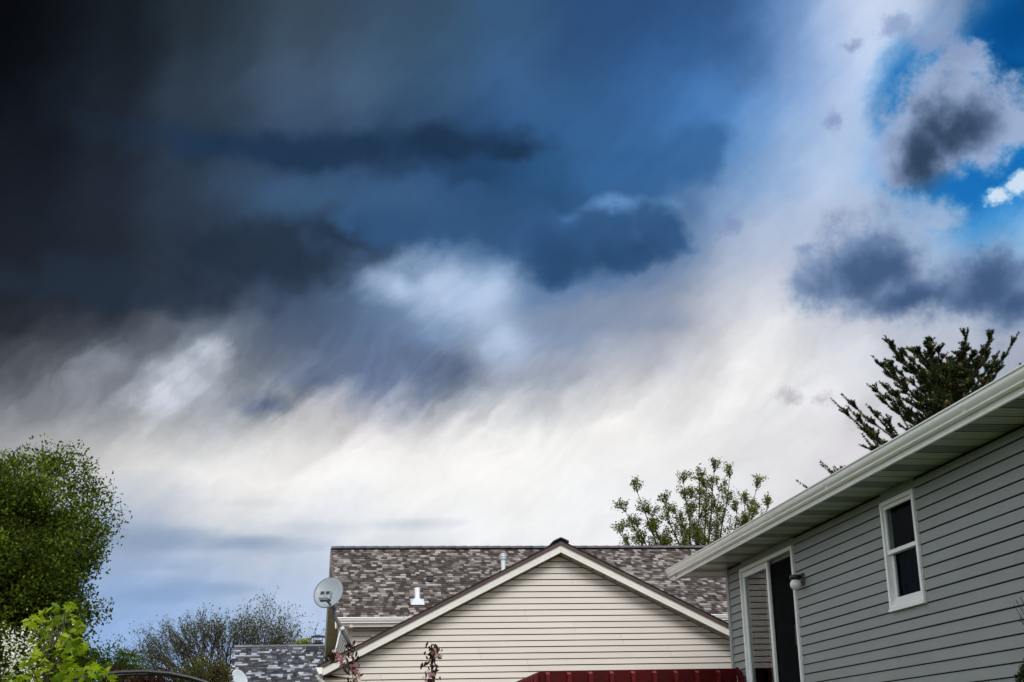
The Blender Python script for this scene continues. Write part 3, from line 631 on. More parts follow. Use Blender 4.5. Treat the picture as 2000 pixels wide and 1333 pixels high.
# ------------------------------------------------------------------ grey house on the right
XG = 6.457
gh = thing('house', 'grey lap-sided house with white gutter, wide soffit, patio door and tall window', 'house', (XG, 14.0, 0.5))
gw = MB().add([(XG, 3.0, 0.3), (XG, 21.70, 0.3), (XG, 21.70, 4.53), (XG, 3.0, 4.53), (11.6, 21.70, 0.3), (11.6, 21.70, 4.53), (11.6, 3.0, 0.3), (11.6, 3.0, 4.53)], [(1, 4, 5, 2), (4, 6, 7, 5), (6, 0, 3, 7)]).build('wall', M['bare_stucco'], gh)
DY0, DY1, DZ = 18.354, 20.913, 4.415                   # patio door, outer trim
WY0, WY1, WZ0, WZ1 = 14.192, 15.140, 3.14, 4.412       # window, outer trim
# near-black wall behind the boards, painting the shade in their slots, with the two openings
bk = MB(); X_ = XG+0.006
for y0, y1, z0, z1 in ((3.0, WY0+0.05, 0.3, 4.53), (WY0+0.05, WY1-0.05, 0.3, WZ0+0.06), (WY0+0.05, WY1-0.05, WZ1-0.05, 4.53), (WY1-0.05, DY0+0.05, 0.3, 4.53), (DY0+0.05, DY1-0.05, DZ-0.05, 4.53), (DY0+0.05, DY1-0.05, 0.3, 2.2), (DY1-0.05, 21.70, 0.3, 4.53)):
    bk.add([(X_, y0, z0), (X_, y1, z0), (X_, y1, z1), (X_, y0, z1)], [(0, 1, 2, 3)])
bk = bk.build('sheathing', M['shade_backing'], gh)
zg0 = on_x(1720, 1117.5, XG)[2]; EG = 0.1272
zl = [zg0+EG*k for k in range(-28, 7)]
JOINTS = [on_x(x, y, XG)[1:] for x, y in ((1728, 1189), (1730, 1208), (1840, 1205), (1842, 1230), (1962, 995), (1980, 1060), (1983, 1083), (1760, 1270), (1762, 1290), (1698, 1325))]
def seam_list(k):
    z = zl[k]; own = [y for y, zz in JOINTS if z <= zz < z+EG]
    return own + [6.2+(k*2.7) % 3.6, 9.0 if (k % 5 == 0) else 5.0]
for y0, y1 in ((3.0, WY0-0.004), (WY1+0.004, DY0-0.004), (DY1+0.004, 21.62), (WY0-0.004, WY1+0.004), (DY0-0.004, DY1+0.004)):
    win_, door_ = (y0 == WY0-0.004), (y0 == DY0-0.004)
    for kk, z in enumerate(zl):
        top = min(z+EG, 4.50)
        if win_ and not (z+EG < WZ0+0.02): continue
        if door_ and not (z+EG < 2.2): continue
        if z > 4.46: continue
        for o in lap_boards(bk, M['grey'], (0, 1, 0), (-1, 0, 0), [z], lambda q: (y0, y1), top-z, 0.020, 0.016, lambda k, kk=kk: seam_list(kk)):
            o.data.transform(Matrix.Translation((XG+0.004, 0, 0)))
cp = MB(); cp.box((XG-0.03, 21.62, 0.35), (XG+0.05, 21.735, 4.52)); cp.build('corner_post', material('grey_corner', (0.26, 0.28, 0.275), 0.5, 0.4, (4.0, 0.06)), gh)
# soffit, panel by panel
XF, YE = 5.86, 22.72
sf = MB(); sf.box((XF+0.005, 3.0, 4.560), (7.2, YE, 4.575)); sf = sf.build('soffit', M['shade_backing'], gh)
def soffit_mesh(mat):
    V, F = [], []
    prof = []
    for i in range(3):
        a = 0.1005*i; prof += [(a+0.006, 0.0), (a+0.086, 0.0), (a+0.089, 0.014), (a+0.1035, 0.014)]
    n = len(prof)
    for x in (0.0, XG+0.75-XF): V += [(x, y, z) for y, z in prof]
    F = [(i, i+1, n+i+1, n+i) for i in range(n-1)]
    return mesh('soffit_panel', V, F, mat)
sm = [soffit_mesh(M['soffit']), soffit_mesh(M['soffit']), soffit_mesh(M['vent_soffit'])]
k = 0; y = YE-0.01
while y > 3.4:
    y -= 0.306
    link('soffit_panel', sm[2] if k % 3 == 2 else sm[0], sf, tuple(np.array((XF+0.006, y, 4.535))-ORIG[gh.name])); k += 1
# fascia with its rolled lower bead, in lengths that overlap
bead = [(0.02, 0.19), (0.0, 0.19), (0.0, 0.034), (-0.004, 0.030), (-0.013, 0.024), (-0.017, 0.014), (-0.015, 0.004), (-0.007, -0.003), (0.003, -0.004), (0.012, 0.0), (0.02, 0.008)]
ys_ = [3.0, on_x(1790, 873, XF)[1], on_x(1514, 1022, XF)[1], on_x(1342, 1118, XF)[1], YE+0.0]
for i in range(4):
    MB().prism(bead, lambda a, b, t: np.array([XF+a, t, 4.508+b]), ys_[i]+0.002, ys_[i+1]-0.002).build('fascia', M['white'], gh, False)
MB().prism([(0.0, -0.004), (0.0, 0.2), (0.02, 0.2), (0.02, -0.004)], lambda a, b, t: np.array([t, YE+a, 4.53+b]), XF, 7.2).build('end_fascia', M['soffit'], gh)
gg = k_gutter(lambda a, b, t: np.array([XF-0.006-a*1.02, t, 4.578+b*0.95]), 3.0, 23.02, 'gutter', M['white'], gh, cap_at=(23.016,))
for yy in (on_x(1612, 950, 5.76)[1], on_x(1880, 790, 5.76)[1]):
    MB().prism([(0.104, 0.098), (0.111, 0.098), (0.107, 0.069), (0.081, 0.031), (0.068, -0.003), (0.0, -0.003), (0.0, 0.0), (0.06, 0.004)], lambda a, b, t: np.array([XF-0.006-a*1.02, t, 4.578+b*0.95]), yy, yy+0.05).build('gutter_joint', M['white'], gg)
gr = MB()
for (x0, z0), (x1, z1) in (((XF-0.03, 4.70), (9.03, 5.97)), ((12.23, 4.70), (9.03, 5.97))):
    V = [(x0, 2.8, z0), (x0, YE+0.05, z0), (x1, YE+0.05, z1), (x1, 2.8, z1)]; V += [(x, y, z-0.04) for x, y, z in V]
    gr.add(V, [(0, 1, 2, 3), (7, 6, 5, 4), (0, 4, 5, 1), (1, 5, 6, 2), (2, 6, 7, 3), (3, 7, 4, 0)])
gr = gr.build('roof', M['brown'], gh)
ru = np.array([3.17, 0, 1.27]); ru /= np.linalg.norm(ru)
shingle_roof(gr, (XF-0.03, 2.8, 4.702), (0, 1, 0), ru, np.cross(ru, (0, -1, 0))*-1 if np.cross(ru, (0, -1, 0))[2] < 0 else np.cross(ru, (0, -1, 0)), 19.9, 3.4, GREY_TABS, wmin=0.2, wmax=0.5)
gable = MB().add([(XF, 21.69, 4.53), (12.2, 21.69, 4.53), (9.03, 21.69, 5.92), (XF, YE, 4.7), (12.2, YE, 4.7), (9.03, YE, 5.93)], [(0, 1, 2), (3, 5, 4)]).build('gable_panel', M['bare_stucco'], gh)

# dark rooms behind the two openings
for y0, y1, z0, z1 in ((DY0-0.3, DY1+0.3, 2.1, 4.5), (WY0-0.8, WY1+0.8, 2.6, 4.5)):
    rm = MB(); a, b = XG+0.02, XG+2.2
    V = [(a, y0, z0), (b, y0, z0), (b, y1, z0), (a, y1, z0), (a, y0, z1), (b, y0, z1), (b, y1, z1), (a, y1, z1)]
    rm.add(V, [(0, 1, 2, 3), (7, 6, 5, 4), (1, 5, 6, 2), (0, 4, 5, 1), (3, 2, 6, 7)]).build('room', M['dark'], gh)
# patio door
SCREEN = bpy.data.materials.new('insect_screen'); SCREEN.use_nodes = True; _t = NT(SCREEN.node_tree); SCREEN.node_tree.nodes.clear()
_d = _t.new('ShaderNodeBsdfDiffuse'); _d.inputs[0].default_value = (0.012, 0.012, 0.013, 1); _tp = _t.new('ShaderNodeBsdfTransparent'); _mx = _t.new('ShaderNodeMixShader'); _mx.inputs[0].default_value = 0.72
_t.t.links.new(_tp.outputs[0], _mx.inputs[1]); _t.t.links.new(_d.outputs[0], _mx.inputs[2]); _t.t.links.new(_mx.outputs[0], _t.new('ShaderNodeOutputMaterial').inputs[0])
for a_, b_ in ((DY0, DY1), (WY0, WY1)):
    m_ = MB(); m_.box((XG-0.012, a_, DZ+0.003), (XG+0.004, b_, 4.53)); m_.build('frieze_board', M['grey'], gh)
def frame_rect(mb, x0, x1, y0, y1, z0, z1, w, wb=None, bev=0.005):
    wb = w if wb is None else wb
    mb.box((x0, y0, z0), (x1, y0+w, z1), bev); mb.box((x0, y1-w, z0), (x1, y1, z1), bev)
    mb.box((x0+0.001, y0+w, z1-w), (x1-0.001, y1-w, z1), bev); mb.box((x0+0.001, y0+w, z0), (x1-0.001, y1-w, z0+wb), bev); return mb
dm = 19.575
door = frame_rect(MB(), XG-0.045, XG+0.09, DY0, DY1, 2.24, DZ, 0.058).build('patio_door', M['frame'], gh)
frame_rect(MB(), XG-0.012, XG+0.03, dm-0.01, DY1-0.06, 2.30, DZ-0.062, 0.085, 0.12).build('sash', M['frame'], door)
MB().box((XG+0.008, dm+0.07, 2.41), (XG+0.014, DY1-0.14, DZ-0.14), 0.001).build('pane', M['glass'], door)
frame_rect(MB(), XG+0.034, XG+0.062, DY0+0.062, dm+0.06, 2.30, DZ-0.062, 0.05, 0.1).build('screen_frame', M['black'], door)
frame_rect(MB(), XG+0.068, XG+0.095, DY0+0.062, dm+0.10, 2.30, DZ-0.062, 0.085, 0.12).build('inner_sash', M['screen'], door)
MB().box((XG+0.080, DY0+0.14, 2.41), (XG+0.086, dm+0.03, DZ-0.14), 0.001).build('pane', M['dim_glass'], door)
MB().box((XG+0.046, DY0+0.105, 2.39), (XG+0.048, dm+0.015, DZ-0.11), 0.0005).build('screen', SCREEN, door)
hd = MB(); hd.box((XG-0.03, DY0+0.066, 3.05), (XG+0.034, DY0+0.105, 3.07)); hd.box((XG-0.03, DY0+0.066, 3.28), (XG+0.034, DY0+0.105, 3.30)); hd.box((XG-0.05, DY0+0.07, 3.03), (XG-0.028, DY0+0.10, 3.32), 0.008)
hd.build('handle', M['black'], door)
cu = MB(); V = []
for i in range(25):
    yy = dm+0.75+0.02*i; V += [(XG+0.35+0.035*math.sin(i*1.4), yy, 2.3), (XG+0.35+0.035*math.sin(i*1.4), yy, 4.35)]
cu.add(V, [(2*i, 2*i+2, 2*i+3, 2*i+1) for i in range(24)]).build('curtain', M['curtain'], door)
# window: outer frame, upper and lower sash, panes, sill
win = frame_rect(MB(), XG-0.04, XG+0.08, WY0, WY1, WZ0+0.03, WZ1, 0.05).build('window', M['frame'], gh)
frame_rect(MB(), XG-0.018, XG+0.022, WY0+0.052, WY1-0.052, 3.79, WZ1-0.052, 0.045, 0.05).build('upper_sash', M['frame'], win)
frame_rect(MB(), XG+0.026, XG+0.064, WY0+0.052, WY1-0.052, 3.20, 3.84, 0.05, 0.09).build('lower_sash', M['frame'], win)
MB().box((XG+0.0, WY0+0.095, 3.838), (XG+0.005, WY1-0.095, WZ1-0.095), 0.001).build('pane', M['dim_glass'], win)
MB().box((XG+0.042, WY0+0.10, 3.288), (XG+0.047, WY1-0.10, 3.792), 0.001).build('pane', M['dim_glass'], win)
sp = MB(); sp.add([(XG-0.036, WY0+0.052, 3.19), (XG-0.036, WY1-0.052, 3.19), (XG+0.024, WY1-0.052, 3.295), (XG+0.024, WY0+0.052, 3.295), (XG+0.024, WY0+0.052, 3.19), (XG+0.024, WY1-0.052, 3.19)], [(0, 1, 2, 3), (0, 3, 4), (1, 5, 2), (0, 4, 5, 1)]); sp.build('sloped_sill', M['frame'], win)
sl_ = MB(); sl_.box((XG-0.052, WY0-0.008, WZ0-0.004), (XG+0.02, WY1+0.008, WZ0+0.028)); sl_.build('sill', M['frame'], win)
V = []
for i in range(13): V += [(XG+0.30+0.03*math.sin(i*1.7), WY1-0.42+0.022*i, 3.0), (XG+0.30+0.03*math.sin(i*1.7), WY1-0.42+0.022*i, 4.4)]
MB().add(V, [(2*i, 2*i+2, 2*i+3, 2*i+1) for i in range(12)]).build('curtain', M['curtain'], win)

# porch lamp
lc = np.array((XG-0.005, 18.06, 3.90))
lamp = thing('wall_lamp', 'black wall lamp with white globe beside the patio door', 'lamp', tuple(lc))
bp = MB(); bp.add([lc+q for q in ((0, -0.075, 0.075), (0, 0.075, 0.075), (0, 0.075, -0.075), (0, -0.075, -0.10), (-0.05, -0.065, 0.07), (-0.05, 0.065, 0.07), (-0.035, 0.06, -0.06), (-0.035, -0.06, -0.09))],
                  [(3, 2, 1, 0), (4, 5, 6, 7), (0, 1, 5, 4), (1, 2, 6, 5), (2, 3, 7, 6), (3, 0, 4, 7)]); bp.build('back_plate', M['black'], lamp)
MB().lathe(lc+(-0.115, 0.0, 0.0), (0, 0, 1), [(0.0, 0.055), (0.066, 0.052), (0.078, 0.04), (0.080, 0.012), (0.062, -0.006), (0.05, -0.02)], 24).build('cap', M['black'], lamp, True)
ab = MB(); ab.box(lc+(-0.115, -0.02, 0.015), lc+(-0.02, 0.02, 0.045)); ab.build('arm', M['black'], lamp)
MB().lathe(lc+(-0.115, 0.0, -0.075), (0, 0, 1), [(0.080*math.cos(t)+1e-4, 0.078*math.sin(t)) for t in np.linspace(-math.pi/2, 1.05, 14)], 28).build('globe', M['globe'], lamp, True)

# ------------------------------------------------------------------ red deck railing by the grey house's corner
deck = thing('deck', 'dark red stained wooden deck with picket railing beside the grey house corner', 'deck', (4.8, 22.6, 0.6))
RX0, RX1, RY, RZ = 3.205, 6.36, 21.24, 2.90
for a, b in (((RX0-0.002, RY, RZ-0.215), (RX1, RY+0.04, RZ)), ((RX0, RY+0.041, RZ-0.215), (RX0+0.04, 25.2, RZ-0.001)), ((RX0, 25.2, RZ-0.215), (RX1, 25.24, RZ))):
    m_ = MB(); m_.box(a, b, 0.006); m_.build('beam', M['red'], deck)
def picket(x, y, nx_, ny_, i):
    m_ = MB(); w = 0.030; d = 0.062
    ax_ = np.array((ny_, nx_, 0.0)); ax_ = np.abs(ax_); n_ = np.array((nx_, ny_, 0.0)); c = np.array((x, y, 0.0)); zt = RZ-0.018-0.006*rng.random()
    V = [c-ax_*w, c+ax_*w, c+ax_*w+n_*d, c-ax_*w+n_*d]
    bot = [v+(0, 0, 1.96) for v in V]; top = [V[0]+(0, 0, zt), V[1]+(0, 0, zt), V[2]+(0, 0, zt-0.035), V[3]+(0, 0, zt-0.035)]
    m_.add(bot+top, [(3, 2, 1, 0), (4, 5, 6, 7), (0, 1, 5, 4), (1, 2, 6, 5), (2, 3, 7, 6), (3, 0, 4, 7)]); o = m_.build('picket', M['lit_picket_red'], deck); o.data.materials.append(M['pale_top_red']); o.data.polygons[1].material_index = 1
for i in range(10): picket(on_y(1069+41.6*i, 1312, RY)[0], RY-0.001, 0, -1, i)
for i in range(12): picket(RX0-0.003, RY+0.1+0.34*i, -1, 0, i)
for x, y in ((RX0+0.05, RY+0.1), (RX1-0.1, RY+0.1), (RX0+0.05, 25.1), (RX1-0.1, 25.1)):
    m_ = MB(); m_.box((x, y-0.05, 0.55), (x+0.1, y+0.05, RZ-0.006), 0.006); m_.build('post', M['red'], deck)
for i in range(22):
    m_ = MB(); m_.box((RX0+0.045, RY+0.045+0.188*i, 1.95), (RX1-0.01, RY+0.045+0.188*i+0.18, 1.985)); m_.build('deck_board', M['red'], deck)
m_ = MB(); a = np.array((RX1-0.02, RY-0.005, RZ-0.02)); d_ = np.array((0.0, -0.83, -0.56)); d_ /= np.linalg.norm(d_); s2 = np.cross(d_, (1, 0, 0))
V = [a+np.array((sx, 0, 0))+s2*sy+d_*L for L in (0.0, 2.6) for sx, sy in ((0, -0.045), (0.045, -0.045), (0.045, 0.045), (0, 0.045))]
m_.add(V, [(0, 1, 2, 3), (7, 6, 5, 4), (0, 4, 5, 1), (1, 5, 6, 2), (2, 6, 7, 3), (3, 7, 4, 0)]); m_.build('stair_rail', M['red'], deck)
for i in range(7):
    m_ = MB(); m_.box((RX1-0.9, RY-0.28-0.26*i, 1.95-0.19*(i+1)), (RX1+0.03, RY-0.02-0.26*i, 1.99-0.19*(i+1))); m_.build('stair_tread', M['red'], deck)
m_ = MB(); m_.box((RX1-0.02, RY-2.1, 0.5), (RX1+0.06, RY-2.02, 1.62)); m_.build('post', M['red'], deck)

# ------------------------------------------------------------------ satellite dish on the wing's roof
DYp = 26.3
foot = on_y(690, 1256, DYp); foot[2] = 5.56+rake(foot[0])+0.02; cl = on_y(666, 1226, DYp); bd = on_y(652, 1200, DYp); tp_ = on_y(652, 1172, DYp)
sat = thing('satellite_dish', 'round grey satellite dish on a bent mast at the beige gable roof edge', 'satellite dish', tuple(foot))
MB().tube([foot, cl, bd+(0.006, 0, -0.03), bd+(0, 0, 0.02), tp_+(0, 0, 0.02)], 0.036, 12).build('mast', M['mount'], sat, True)
MB().box(foot+(-0.13, -0.09, -0.09), foot+(0.10, 0.09, -0.02)).build('foot_plate', M['mount'], sat)
st_ = on_y(651, 1275, DYp-0.35); st_[2] = 5.56+rake(st_[0])+0.03
MB().tube([cl, st_], 0.014, 8).build('brace', M['galv'], sat); MB().lathe(cl+(0.02, -0.03, -0.03), cl-foot, [(0.05, -0.03), (0.055, 0.0), (0.05, 0.035)], 12).build('clamp', M['galv'], sat)
dc = on_y(642, 1159, DYp-0.22); aim = np.array((-0.30, -0.86, 0.40)); aim /= np.linalg.norm(aim)
rt_ = np.cross(aim, (0, 0, 1.0)); rt_ /= np.linalg.norm(rt_); upv = np.cross(rt_, aim)
V, F = [], []; NR, NS = 9, 40
for i in range(NR+1):
    q = i/NR
    for k in range(NS):
        t = 2*math.pi*k/NS; V.append(dc + rt_*0.285*q*math.cos(t) + upv*0.325*q*math.sin(t) + aim*(0.075*q*q-0.05))
nb = len(V)
for i in range(NR+1):
    q = i/NR
    for k in range(NS):
        t = 2*math.pi*k/NS; V.append(dc + rt_*0.287*q*math.cos(t) + upv*0.327*q*math.sin(t) + aim*(0.075*q*q-0.060))
for b_ in (0, nb):
    for i in range(NR):
        for k in range(NS): F.append([b_+i*NS+k, b_+i*NS+(k+1) % NS, b_+(i+1)*NS+(k+1) % NS, b_+(i+1)*NS+k])
for k in range(NS): F.append([NR*NS+k, NR*NS+(k+1) % NS, nb+NR*NS+(k+1) % NS, nb+NR*NS+k])
rf_ = MB().add(V, F).build('reflector', M['dish'], sat, True)
rim = [dc + rt_*0.287*math.cos(t) + upv*0.327*math.sin(t) + aim*0.022 for t in np.linspace(0, 2*math.pi, 41)]
MB().tube(rim, 0.0065, 6, cap=False).build('rim', M['mount'], rf_, True)
for q, w_ in ((0.10, -0.06), (0.05, -0.24), (0.18, -0.18)): MB().lathe(dc+rt_*q+upv*w_-aim*0.045+aim*0.075*((q/0.285)**2+(w_/0.325)**2), aim, [(0.0, 0.006), (0.006, 0.005), (0.008, 0.0)], 8).build('bolt', M['mount'], rf_)
lnb = on_y(634, 1165, DYp-0.75); ab_ = on_y(652, 1188, DYp-0.05)
MB().tube([ab_, on_y(645, 1181, DYp-0.35), lnb+(0.03, 0.0, -0.07)], [0.026, 0.022, 0.02], 8).build('feed_arm', M['mount'], sat, True)
yk = MB(); yk.add([lnb+rt_*a_+upv*b_-aim*c for a_, b_, c in ((-0.07, -0.085, 0.0), (0.09, -0.075, 0.0), (0.115, -0.03, 0.0), (-0.075, -0.03, 0.0), (-0.05, -0.075, 0.05), (0.09, -0.075, 0.05), (0.115, -0.03, 0.05), (-0.075, -0.03, 0.05))], [(0, 1, 2, 3), (7, 6, 5, 4), (0, 4, 5, 1), (1, 5, 6, 2), (2, 6, 7, 3), (3, 7, 4, 0)]); yk.build('yoke', M['mount'], sat)
for s_ in (-0.053, 0.053):
    c = lnb + rt_*s_ + upv*0.03
    V = [c + rt_*a_*0.05 + upv*b_*0.085 - aim*d_ for d_ in (0.0, 0.11) for a_, b_ in ((-1, -1), (1, -1), (1, 1), (-1, 1))]
    h = MB().add(V, [(0, 1, 2, 3), (7, 6, 5, 4), (0, 4, 5, 1), (1, 5, 6, 2), (2, 6, 7, 3), (3, 7, 4, 0)]).build('feed_horn', M['dish'], sat)
    V = [c + rt_*a_*0.036 + upv*(0.040+b_*0.032) + aim*0.004 for a_, b_ in ((-1, -1), (1, -1), (1, 1), (-1, 1))]; V += [v-aim*0.01 for v in V]
    MB().add(V, [(0, 1, 2, 3), (0, 4, 5, 1), (1, 5, 6, 2), (2, 6, 7, 3), (3, 7, 4, 0)]).build('horn_cover', M['black'], h)
cb = [ab_+np.array((0.0+0.07*math.sin(t)+0.06, 0, -0.02-0.07*(1-math.cos(t)))) for t in np.linspace(-2.2, 2.4, 14)]
MB().tube(cb, 0.007, 5).build('cable', M['black'], sat)

# ------------------------------------------------------------------ far house behind, with its chimney and dish
YH = 46.0
fh = thing('house', 'grey shingled roof of a far house with black chimney cap', 'house', (-1.0, YH, 0.6))
rA = on_y(459, 1263, YH); rB = on_y(900, 1262, YH); ZR = rA[2]
fw = MB(); fw.box((rA[0]+0.4, YH-4.0, 0.5), (8.0, YH+4.0, ZR-2.2)); fw.add([(rA[0]+0.4, YH-4.0, ZR-2.2), (rA[0]+0.4, YH+4.0, ZR-2.2), (rA[0]+0.4, YH, ZR-0.2)], [(0, 1, 2)]); fw = fw.build('wall', M['bare_stucco'], fh)
fr_ = MB()
for s_ in (-1, 1):
    V = [(rA[0], YH, ZR), (8.4, YH, ZR), (8.4, YH+s_*4.5, ZR-2.25), (rA[0], YH+s_*4.5, ZR-2.25)]; V += [(x, y, z-0.12) for x, y, z in V]
    fr_.add(V, [(0, 1, 2, 3), (7, 6, 5, 4), (0, 4, 5, 1), (1, 5, 6, 2), (2, 6, 7, 3), (3, 7, 4, 0)])
fr_ = fr_.build('roof', M['bare_stucco'], fh)
shingle_roof(fr_, (rA[0]-0.02, YH-4.5, ZR-2.25+0.003), (1, 0, 0), (0, 0.8944, 0.4472), (0, -0.4472, 0.8944), 4.2, 5.0, GREY_TABS, singles=300, wmin=0.08, wmax=0.20, prefer=lambda t: -t[2])
for k in range(14):
    x0 = rA[0]-0.02+0.29*k; V = []
    for x, dz in ((x0, 0.0), (x0+0.32, 0.01)):
        for a_ in (-0.14, 0.0, 0.14): V += [(x, YH+a_, ZR+0.035+dz-0.45*abs(a_)), (x, YH+a_, ZR+0.02+dz-0.45*abs(a_))]
    link('ridge_cap', mesh('ridge_cap', [np.array(v)-ORIG[fh.name] for v in V], [(0, 2, 8, 6), (2, 4, 10, 8), (0, 6, 7, 1), (4, 5, 11, 10), (0, 1, 3, 2), (2, 3, 5, 4)], M['shingle'], tint=np.array((0.16, 0.165, 0.18))*rng.uniform(0.6, 1.2)), fr_)
c = on_y(621, 1262, YH+0.6)
ch = MB(); ch.box(c+(-0.2, -0.2, -1.0), c+(0.2, 0.2, 0.02)); ch = ch.build('chimney', M['mount'], fr_)
m_ = MB(); m_.lathe(c+(0, 0, 0.0), (0, 0, 1), [(0.16, 0.0), (0.17, 0.07), (0.20, 0.075), (0.20, 0.095), (0.12, 0.12), (0.11, 0.19), (0.0, 0.19)], 16)
for sx in (-1, 1):
    for sy in (-1, 1): m_.tube([c+(0.15*sx, 0.15*sy, 0.08), c+(0.15*sx, 0.15*sy, 0.30)], 0.011, 5)
m_.add([c+q for q in ((-0.23, -0.23, 0.29), (0.23, -0.23, 0.29), (0.23, 0.23, 0.29), (-0.23, 0.23, 0.29), (-0.23, -0.23, 0.31), (0.23, -0.23, 0.31), (0.23, 0.23, 0.31), (-0.23, 0.23, 0.31), (0, 0, 0.365))], [(3, 2, 1, 0), (0, 1, 5, 4), (1, 2, 6, 5), (2, 3, 7, 6), (3, 0, 4, 7), (4, 5, 8), (5, 6, 8), (6, 7, 8), (7, 4, 8)])
m_.build('chimney_cap', M['black'], fr_)
d_ = ray(609, 1271); t_ = (ZR-2.25+0.5*(-YH+4.5)-CAM[2]); 
def on_far(x, y): d = ray(x, y); return CAM + d*((ZR-0.5*YH-CAM[2])/(d[2]-0.5*d[1]))
p = on_far(609, 1271); bv = MB(); bv.box(p+(-0.2, -0.12, -0.06), p+(0.2, 0.2, 0.14), 0.03); bv.build('box_vent', M['black'], fr_)
# its pale dish, seen from the side
p = on_far(470, 1338); sat2 = thing('satellite_dish', 'small pale oval satellite dish on the far grey roof', 'satellite dish', tuple(p))
dc = on_y(468.5, 1326, p[1]-0.3); aim2 = np.array((0.55, -0.75, 0.3)); aim2 /= np.linalg.norm(aim2); r2 = np.cross(aim2, (0, 0, 1.0)); r2 /= np.linalg.norm(r2); u2 = np.cross(r2, aim2)
u2 = u2*math.cos(0.25)+r2*math.sin(0.25)
V, F = [], []
for off in (0.0, -0.012):
    for i in range(7):
        q = i/6
        for k in range(28):
            t = 2*math.pi*k/28; V.append(dc + r2*0.255*q*math.cos(t) + u2*0.30*q*math.sin(t) + aim2*(0.05*q*q-0.03+off))
for b_ in (0, 196):
    for i in range(6):
        for k in range(28): F.append([b_+i*28+k, b_+i*28+(k+1) % 28, b_+(i+1)*28+(k+1) % 28, b_+(i+1)*28+k])
for k in range(28): F.append([168+k, 168+(k+1) % 28, 364+(k+1) % 28, 364+k])
MB().add(V, F).build('reflector', M['pale_dish'], sat2, True)
MB().tube([p+(0, 0, -0.05), p+(0, 0.02, 0.1), dc-aim2*0.05], 0.03, 8).build('mast', M['mount'], sat2)
MB().tube([dc-u2*0.28, dc-u2*0.3+aim2*0.2, dc-u2*0.16+aim2*0.42], 0.014, 6).build('feed_arm', M['mount'], sat2)

# ------------------------------------------------------------------ black garden arch
AY = 20.0
pa = [on_y(x, y, AY) for x, y in ((118, 1334), (145, 1326.5), (185, 1319.5), (235, 1313.5), (285, 1311.8), (330, 1315.5), (370, 1323.5), (402, 1333), (430, 1345))]
arch = thing('garden_arch', 'black arched top of a garden arbor behind the bright maple leaves', 'arbor', (pa[4][0], AY, 0.6))
for dy in (0.0, 0.5):
    q = [v+(0, dy, 0) for v in pa]
    ft = [np.array((q[0][0]-0.06, AY+dy, 0.55))]; fe = [np.array((q[-1][0]+0.06, AY+dy, 0.55))]
    MB().tube(ft+q+fe, 0.027, 8).build('hoop', M['black'], arch, True)
for v in pa[::2]: MB().tube([v, v+(0, 0.5, 0)], 0.012, 6).build('crossbar', M['black'], arch)

# ------------------------------------------------------------------ plants
def unit(v): return v/(np.linalg.norm(v, axis=-1, keepdims=True)+1e-9)
def leaf_cards(C, size, cols, droop=0.3, fold=0.25, aspect=0.55, facing=None, r_=rng):
    """four-cornered leaves, folded along the midrib: C centres (n,3), size (n,), cols (n,3)"""
    n = len(C); d = r_.normal(size=(n, 3)); d[:, 2] -= droop; d = unit(d)
    nn = r_.normal(size=(n, 3)); nn[:, 2] += 0.9
    if facing is not None: nn += facing
    s = unit(np.cross(d, nn)); nrm = unit(np.cross(s, d))
    L = size[:, None]
    V = np.stack([C-d*L*0.5, C+s*L*aspect*0.5+nrm*L*fold*0.35-d*L*0.05, C+d*L*0.55, C-s*L*aspect*0.5+nrm*L*fold*0.35-d*L*0.05], 1).reshape(-1, 3)
    i = np.arange(n)*4
    F = np.concatenate([np.stack([i, i+1, i+2], 1), np.stack([i, i+2, i+3], 1)])
    return V, F, np.repeat(cols, 4, 0)
def vary(palette, n, r_=rng, spread=0.25):
    p = np.array(palette)[r_.integers(len(palette), size=n)]
    return p*np.exp(r_.normal(0, spread, size=(n, 1)))
